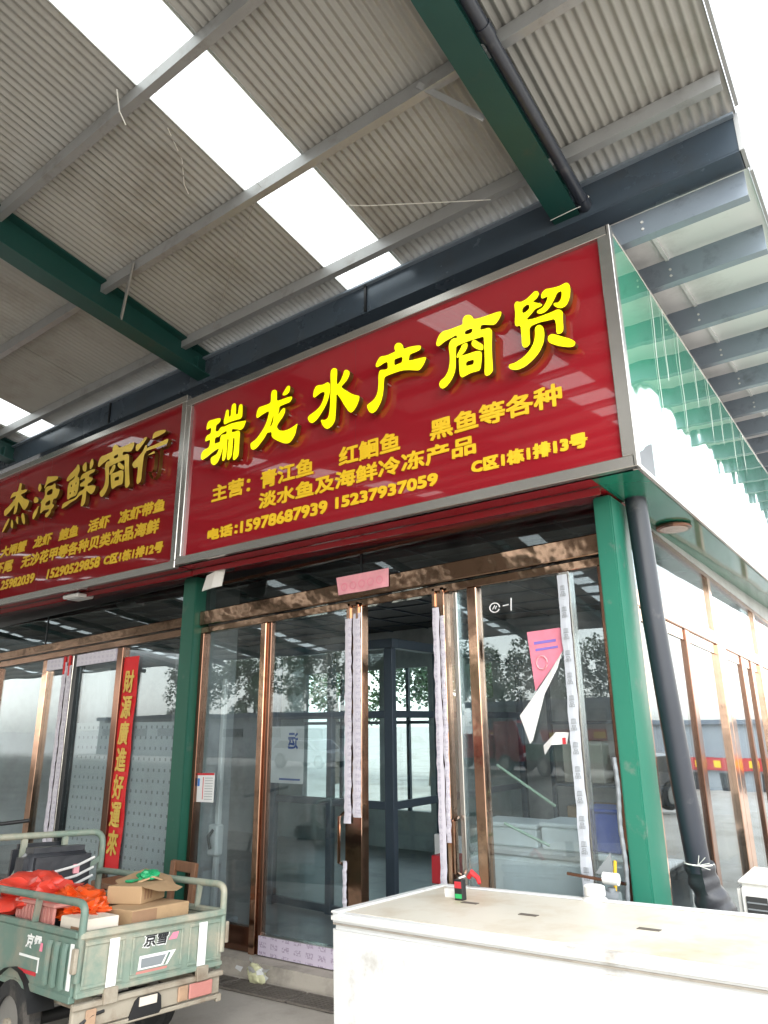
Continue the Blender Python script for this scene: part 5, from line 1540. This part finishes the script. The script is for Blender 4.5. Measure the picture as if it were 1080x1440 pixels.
mb.f = [(0, 1, 4, 5), (1, 2, 3, 4), (6, 11, 10, 7), (7, 10, 9, 8)] + [(i, i + 6, (i + 1) % 6 + 6, (i + 1) % 6) for i in range(6)]
mb.build("flap", "cardboard", cx2)
cy2 = cargo("plastic_bag", "small green plastic bag knotted on top of the cartons", "bag", (.60, .42, FLZ + .385))
lump("tape_green", cy2, .06, .05, .03, 5, .6, 9, 3)
cw = cargo("carton", "cream printed carton behind the near rail of the tricycle", "box", (.14, .17, FLZ + .05), 0)
MB().box(-.08, .10, -.09, .14, 0, .235).build("carton_shell", "carton_white", cw, bevel=.005)
MB().box(-.0825, -.081, -.06, .03, .05, .20).build("printed_patch", "cardboard_dark", cw)
cc = cargo("basket", "red slatted basket behind the near rail at the left picture edge", "basket", (.12, .56, FLZ + .03), 0)
for k in range(12):
    MB().box(-.075, -.062, -.20 + k * .035, -.185 + k * .035, .0, .28).build("slat", "lamp_red", cc)
MB().box(-.08, .16, -.21, .22, .281, .30).build("rim", "lamp_red", cc, bevel=.006)
MB().box(-.06, .16, -.205, .215, .0, .02).build("base", "lamp_red", cc)
cu = cargo("cardboard_box", "squashed carton supporting the load on the tricycle floor", "box", (.46, .22, FLZ), .05)
MB().box(-.16, .2, -.12, .14, 0, .148).build("carton_shell", "cardboard", cu, bevel=.004)
cv = cargo("cardboard_box", "brown carton hidden under the torn box on the tricycle floor", "box", (.50, .50, FLZ), .0)
MB().box(-.16, .18, -.11, .12, 0, .292).build("carton_shell", "cardboard", cv, bevel=.004)
cs = cargo("foam_sheet", "lilac foam sheet on the tricycle floor beside the cartons", "sheet", (.33, .10, FLZ + .01), .1)
MB().box(-.12, .40, -.06, .22, 0, .045).build("sheet", "film", cs, bevel=.004)
ck = cargo("black_bag", "black vinyl bag with white trim leaning on the head rack", "bag", (.40, 1.10, FLZ + .02), 0)
MB().box(-.20, .22, -.06, .14, 0, .52).build("bag_body", "vinyl_black", ck, bevel=.05, seg=3, smooth=True)
for z in (.30, .345, .40):
    MB().tube([(-.20, -.067, z), (-.05, -.078, z - .012), (.10, -.075, z + .012), (.21, -.067, z + .05)], .008, 6).build("white_trim", "white_plastic", ck)
MB().box(.08, .115, -.076, -.062, .37, .42).build("buckle", "paper_pinkpale", ck)

# ------------------------------------------------------------------ wooden stools behind the tricycle
def stool(name, label, x, y, w, h, back):
    z = zg(x, y)
    t = thing(name, label, "stool", (x, y, z), group="brown wooden stools")
    for a in (-1, 1):
        for b in (-1, 1):
            MB().bar((x + a * w * .5, y + b * w * .5, z), (x + a * w * .44, y + b * w * .44, z + h), .045, .045, (0, 1, 0)).build("leg", "wood", t, bevel=.004)
    MB().box(x - w * .56, x + w * .56, y - w * .56, y + w * .56, z + h, z + h + .04).build("seat", "wood", t, bevel=.006)
    for a in (-1, 1):
        MB().box(x - w * .44, x + w * .44, y + a * w * .46 - .012, y + a * w * .46 + .012, z + h * .35, z + h * .35 + .04).build("stretcher", "wood", t)
    if back:
        for a in (-1, 1):
            MB().bar((x + a * w * .46, y + w * .48, z + h + .035), (x + a * w * .46, y + w * .56, z + h + .34), .05, .035, (0, 1, 0)).build("back_post", "wood", t, bevel=.004)
        MB().box(x - w * .56, x + w * .56, y + w * .53, y + w * .6, z + h + .27, z + h + .345).build("back_rail", "wood", t, bevel=.006)
    return t
stool("wooden_stool", "brown wooden chair with open back beside the dark green column", -4.66, 3.62, .26, .36, True)
stool("wooden_stool", "low brown wooden stool left of the dark green column", -5.32, 3.66, .26, .52, False)

# ------------------------------------------------------------------ big white freezer in front
fq = tiltq(-.077, -.026, -.048)
FO = Vector((-2.417, 2.817, .78))
FHT = .71
frz = thing("white_freezer", "long white insulated freezer chest with stained lid in the foreground", "freezer", FO - fq @ Vector((0, 0, FHT)), fq, local=True)
FL, FD = 2.75, .893
MB().box(.004, FL - .004, .004, FD - .004, 0.0, FHT - .055).build("body", "freezer_white", frz, bevel=.018, seg=2)
MB().box(.012, FL - .012, .012, FD - .012, FHT - .054, FHT - .046).build("gasket", "gasket", frz)
lid = MB()
lid.box(0, FL, 0, FD, FHT - .045, FHT - .006)
lo = lid.build("lid", "freezer_white", frz, bevel=.012, seg=2)
rw = .055
MB().box(rw, FL - rw, rw, FD - rw, FHT - .010, FHT - .004).build("lid_panel", "freezer_lid", lo)
MB().box(.004, FL - .004, FD - rw, FD - .004, FHT - .007, FHT + .003).build("lid_rim", "freezer_white", lo, bevel=.008)
MB().box(.004, rw, .004, FD - rw, FHT - .007, FHT + .004).build("lid_rim", "freezer_white", lo, bevel=.004)
for sx_ in (.40, .78, 1.32, 1.9, 2.4):
    MB().box(sx_, sx_ + .09, .50 - .10 * (sx_ > .6), .53 - .10 * (sx_ > .6), FHT - .0038, FHT - .0015).build("hinge_slot", "slot", lo)
for a in (.3, FL - .3):
    MB().tube([(a, -.004, FHT - .03), (a + .06, -.03, FHT - .04), (a + .18, -.03, FHT - .04), (a + .24, -.004, FHT - .03)], .010, 8).build("grip", "white_plastic", lo, smooth=True) if a > 1 else None
def onlid(name, label, cat, x, y): return thing(name, label, cat, FO + fq @ Vector((x, y, .0)), fq, local=True)
t = onlid("small_carton", "tiny black and red carton standing on the freezer lid", "carton", .36, .56)
MB().box(-.024, .024, -.018, .018, .006 - .01, .088).build("carton_shell", "black_plastic", t, bevel=.002)
MB().box(-.020, .020, -.0195, -.0185, .05, .08).build("red_print", "print_red", t)
MB().box(-.020, .020, -.0195, -.0185, .005, .025).build("green_print", "print_green", t)
MB().box(-.12, -.03, .03, .055, -.004, .035).build("white_label", "paper_white", t)
t = onlid("red_clip", "small red clip on the rear rim of the freezer", "clip", .235, .86)
MB().tube([(-.03, 0, .05), (0, -.01, .075), (.03, 0, .05), (.045, -.01, .025)], [.013, .017, .013, .01], 8).build("clip", "paper_red", t, smooth=True)
MB().tube([(-.05, -.06, .0), (-.055, -.05, .05), (-.03, -.03, .06)], .006, 6).build("wire_tail", "string_white", t)

# ------------------------------------------------------------------ clutter by the corner column
t = thing("water_jar", "white plastic jar on a stand left of the bright green column", "jar", (-1.43, 3.62, zg(-1.43, 3.62)))
z0 = .715
MB().box(-1.54, -1.32, 3.52, 3.74, zg(-1.5, 3.6), z0).build("stand", "ac_white", t, bevel=.01)
MB().lathe((-1.43, 3.62, z0 + .001), [(.075, 0), (.082, .02), (.08, .07), (.05, .10), (.045, .105), (.05, .11), (.05, .145), (.045, .15)], 20).build("jar", "white_plastic", t, smooth=True)
t = thing("flexible_conduit", "grey ribbed conduit rising along the left edge of the bright green column", "conduit", (-1.40, 3.90, .5))
pts = [(-1.362 + .004 * math.sin(i * .5), 3.885, .45 + i * .03) for i in range(34)]
MB().tube(pts, [.011 + .002 * (i % 2) for i in range(34)], 10).build("conduit", "conduit", t)
t = thing("hand_scoop", "yellow handled scoop leaning by the bright green column", "scoop", (-1.47, 3.84, .6))
MB().bar((-1.405, 3.83, .80), (-1.399, 3.85, .945), .016, .012, (0, 1, 0)).build("handle", "yellow_tool", t, bevel=.004)
MB().prism([(-1.50, .88), (-1.41, .87), (-1.415, .98)], 'y', 3.83, 3.845).build("blade", "grey_plastic", t)
MB().bar((-1.66, 3.85, .86), (-1.35, 3.84, .845), .014, .014).build("support_bar", "brown_steel", t)
MB().bar((-1.41, 3.84, .10), (-1.41, 3.83, .81), .02, .014, (0, 1, 0)).build("shank", "grey_plastic", t)
t = thing("pipe_fittings", "white plastic pipe fittings between the jar and the bright green column", "fittings", (-1.40, 3.75, .6))
for a, z in ((.0, .72), (.0, .80), (.0, .88)):
    MB().tube([(-1.425, 3.74, z), (-1.35, 3.74, z)], .028, 12).build("coupling", "white_plastic" if z != .80 else "conduit", t, smooth=True)
MB().tube([(-1.39, 3.74, zg(-1.4, 3.7)), (-1.39, 3.74, .84)], .02, 10).build("riser", "conduit", t, smooth=True)
t = thing("broken_board", "brown board offcut leaning at the foot of the right glass pane", "board", (-1.62, 3.95, .4))
mb = MB()
mb.prism([(-1.68, .30), (-1.52, .30), (-1.54, .58), (-1.66, .72)], 'y', 3.94, 3.955)
mb.build("board", "brown_steel", t)
MB().box(-1.66, -1.54, 3.925, 3.97, .10, .30).build("foot", "wood", t)
t = thing("ac_unit", "white outdoor air conditioner box at the right edge below the side windows", "air conditioner", (-1.0, 5.3, zg(-1, 5.3)))
MB().box(-1.10, -.50, 5.02, 5.55, zg(-1, 5.3) + .05, .68).build("casing", "ac_white", t, bevel=.03, seg=3)
MB().box(-1.09, -.51, 5.03, 5.54, .681, .70).build("top_cover", "ac_white", t, bevel=.008)
for a in (-1.05, -.915):
    g_ = MB().box(a, a + .115, 5.012, 5.021, .46, .62).build("grille", "ac_dark", t)
    for k in range(4): MB().box(a + .004, a + .111, 5.007, 5.0115, .48 + k * .035, .487 + k * .035).build("grille_bar", "grey_plastic", g_)
for a in (-1.05, -.60): MB().box(a, a + .06, 5.05, 5.52, zg(-1, 5.3) - .02, zg(-1, 5.3) + .05).build("foot", "black_plastic", t)

# ------------------------------------------------------------------ what the glass mirrors: yard, trees, buildings, vehicles behind and to the right
def crown_mesh(seed, n=7500, rx=1.6, rz=2.1):
    r = random.Random(seed)
    mb = MB()
    cl_ = [(Vector((r.gauss(0, .5) * rx, r.gauss(0, .5) * rx, r.uniform(-.8, .9) * rz)), r.uniform(.45, .9)) for _ in range(22)]
    for i in range(n):
        c, s = cl_[r.randrange(len(cl_))]
        d = Vector((r.gauss(0, 1), r.gauss(0, 1), r.gauss(0, 1))).normalized() * s * r.uniform(.5, 1)
        p = c + d
        a = Vector((r.uniform(-1, 1), r.uniform(-1, 1), r.uniform(-.6, .6))).normalized() * r.uniform(.05, .10)
        b = a.cross(Vector((r.uniform(-1, 1), r.uniform(-1, 1), r.uniform(-1, 1)))).normalized() * a.length * .6
        k = len(mb.v)
        mb.v += [tuple(p - a), tuple(p + b), tuple(p + a), tuple(p - b)]
        mb.f.append((k, k + 1, k + 2, k + 3))
    return mb


crowns = []
for sd_ in (1, 2):
    mb = crown_mesh(sd_)
    me = bpy.data.meshes.new("crown")
    me.from_pydata(mb.v, [], mb.f)
    me.materials.append(M("leaf" if sd_ == 1 else "leaf_dark"))
    crowns.append(me)
tree_spots = [(-17, 20, 1.1), (-13.5, 21, 1.0), (-21, 21, 1.2), (-10.5, 20, .9), (-32, -27, 1.3), (-28.5, -28, 1.1), (-25.2, -27, 1.35), (-22, -29, 1.2), (-18.8, -27.5, 1.0), (-15.5, -28, 1.2), (-12, -29, 1.1), (-8.5, -28, 1.25), (-38, -28, 1.2), (-44, -28, 1.3), (-4, -29, 1.1)]
for i, (x, y, s) in enumerate(tree_spots):
    z = zg(x, y)
    t = thing("broadleaf_tree", ("leafy tree seen through the rear windows, %s from the right" % ["third", "second", "fourth", "first"][i] if i < 4 else "leafy roadside tree mirrored in the shop glass, %s of the row behind the camera" % ["ninth", "eighth", "seventh", "sixth", "fifth", "fourth", "third", "second", "tenth", "eleventh", "first"][i - 4]), "tree", (x, y, z), group="trees mirrored in the glass")
    MB().tube([(x, y, z - .1), (x + .1, y, z + 1.2 * s), (x - .05, y + .1, z + 2.6 * s), (x, y, z + 3.6 * s)], [.2, .15, .1, .04], 8).build("trunk", "bark", t, smooth=True)
    o = mesh_obj("crown", crowns[i % 2], t)
    o.location = (0, 0, 3.6 * s)
    o.scale = (s, s, s)
    o.rotation_euler = (0, 0, i * 1.7)


def block(name, label, cat, x0, x1, y0, y1, h, wall, roofm, axis, face, wins, sign=None, win_h=(.45, .7), grp=None):
    z = min(zg(x0, y0), zg(x1, y1)) - .05
    t = thing(name, label, cat, ((x0 + x1) / 2, (y0 + y1) / 2, z), group=grp)
    MB().box(x0, x1, y0, y1, z, z + h).build("wall", wall, t)
    MB().box(x0 - .2, x1 + .2, y0 - .2, y1 + .2, z + h, z + h + .25).build("roof", roofm, t)
    for i in range(wins):
        u0, u1 = (i + .2) / wins, (i + .8) / wins
        if axis == 'y':
            a, b = x0 + (x1 - x0) * u0, x0 + (x1 - x0) * u1
            w = MB().box(a, b, face, face + .06, z + h * win_h[0], z + h * win_h[1])
        else:
            a, b = y0 + (y1 - y0) * u0, y0 + (y1 - y0) * u1
            w = MB().box(face - .06, face, a, b, z + h * win_h[0], z + h * win_h[1])
        w.build("window", "far_glass", t)
    if sign:
        c0, c1 = sign
        if axis == 'y':
            out_ = -1 if face < (y0 + y1) / 2 else 1
            ya_, yb_ = sorted((face + out_ * .03, face + out_ * .2))
            s_ = MB().box(x0 + .5, x1 - .5, ya_, yb_, z + h * c0, z + h * c1).build("sign_band", "truck_red", t)
            xx = x0 + 1
            while xx < x1 - 1.5:
                ya_, yb_ = sorted((face + out_ * .205, face + out_ * .23))
                MB().box(xx, xx + .5, ya_, yb_, z + h * (c0 + .04), z + h * (c1 - .04)).build("sign_character", "yellow_print", s_)
                xx += .9
        else:
            s_ = MB().box(face - .2, face - .02, y0 + .5, y1 - .5, z + h * c0, z + h * c1).build("sign_band", "truck_red", t)
            k = 0
            yy = y0 + 1
            while yy < y1 - 2:
                MB().box(face - .22, face - .201, yy, yy + .5, z + h * (c0 + .04), z + h * (c1 - .04)).build("sign_character", "yellow_print", s_)
                yy += .9
    return t
block("low_building", "long low pale grey building mirrored in the left panes", "building", -46, -19, -24, -21, 2.35, "far_wall", "far_roof", 'y', -21, 9, win_h=(.55, .75))
block("market_hall", "market hall with red sign band mirrored in the side windows", "building", 1.5, 30, 45, 51, 3.75, "far_wall_grey", "far_roof", 'y', 44.98, 14, (.34, .52), win_h=(.05, .30))
block("red_hall", "red fronted hall mirrored in the right panes of the fish shop", "building", -16, -3, -24, -20, 2.6, "far_wall_grey", "far_roof", 'y', -20, 6, (.45, .62), win_h=(.72, .92))


def vehicle(name, label, x, y, rz, body, cabh, l, w, cargo_h=None, cargo_m=None):
    z = zg(x, y)
    t = thing(name, label, "vehicle", (x, y, z), Matrix.Rotation(rz, 3, 'Z').to_quaternion(), local=True, group="vehicles mirrored in the glass")
    r = .28
    if cargo_h:
        MB().box(-l / 2, l * .22, -w / 2, w / 2, .42, .42 + cargo_h).build("cargo_bed", cargo_m, t, bevel=.03)
        MB().prism([(l * .24, .35), (l * .5, .35), (l * .5, .85), (l * .44, cabh), (l * .24, cabh)], 'y', -w / 2, w / 2).build("cab", body, t, bevel=.04, seg=2)
        MB().prism([(l * .445, .88), (l * .502, .88), (l * .446, cabh - .08)], 'y', -w * .44, w * .44).build("windscreen", "far_glass", t)
        MB().box(-l / 2, l / 2 - .05, -w * .35, w * .35, .28, .41).build("chassis", "black_plastic", t)
    else:
        MB().prism([(-l / 2, .25), (l / 2, .25), (l / 2, .62), (l * .30, .72), (l * .14, cabh), (-l * .36, cabh), (-l * .49, .75)], 'y', -w / 2, w / 2).build("body", body, t, bevel=.05, seg=2)
        for s in (-1, 1):
            MB().prism([(l * .27, .74), (l * .13, cabh - .06), (-l * .34, cabh - .06), (-l * .44, .76)], 'y', s * w / 2 - .01, s * w / 2 + .01).build("side_window", "far_glass", t)
        MB().prism([(l * .30, .73), (l * .31, .73), (l * .15, cabh - .02), (l * .14, cabh - .02)], 'y', -w * .42, w * .42).build("windscreen", "far_glass", t)
    for a in (-l * .32, l * .34):
        for s in (-1, 1):
            ty = MB().tube([(a, s * w * .42, r), (a, s * w * .5 + .01, r)], r, 18).build("tyre", "rubber", t)
            MB().tube([(a, s * w * .5 + .011, r), (a, s * w * .5 + .02, r)], r * .6, 14).build("rim", "rim", ty)
    for s in (-1, 1):
        MB().box(l / 2 - .02, l / 2 + .02, s * w * .38 - .1, s * w * .38 + .1, .5, .6).build("headlight", "reflector_white", t, bevel=.01)
vehicle("red_truck", "red cargo truck mirrored beside the doorway", -13, -15.5, .15, "truck_red", 1.7, 4.2, 1.5, .8, "truck_red")
vehicle("green_truck", "green flatbed truck mirrored in the doorway glass", -8.2, -13.5, .2, "van_white", 1.6, 4.0, 1.45, .5, "truck_green")
vehicle("white_van", "white van mirrored in the side windows", 4.2, 21, 1.9, "van_white", 1.35, 3.4, 1.4)
vehicle("dark_car", "dark parked car mirrored in the side windows", 2.7, 14.5, 1.8, "car_dark", 1.1, 3.4, 1.35)
vehicle("white_car", "white parked car mirrored low in the left panes", -20, -14, .1, "van_white", 1.1, 3.4, 1.35)

# ------------------------------------------------------------------ scale the modelling units to metres
for o in list(SC.objects):
    if o.parent is None and o.type in ('MESH', 'EMPTY'):
        o.location = o.location * S
        o.scale = o.scale * S
bpy.context.view_layer.update()
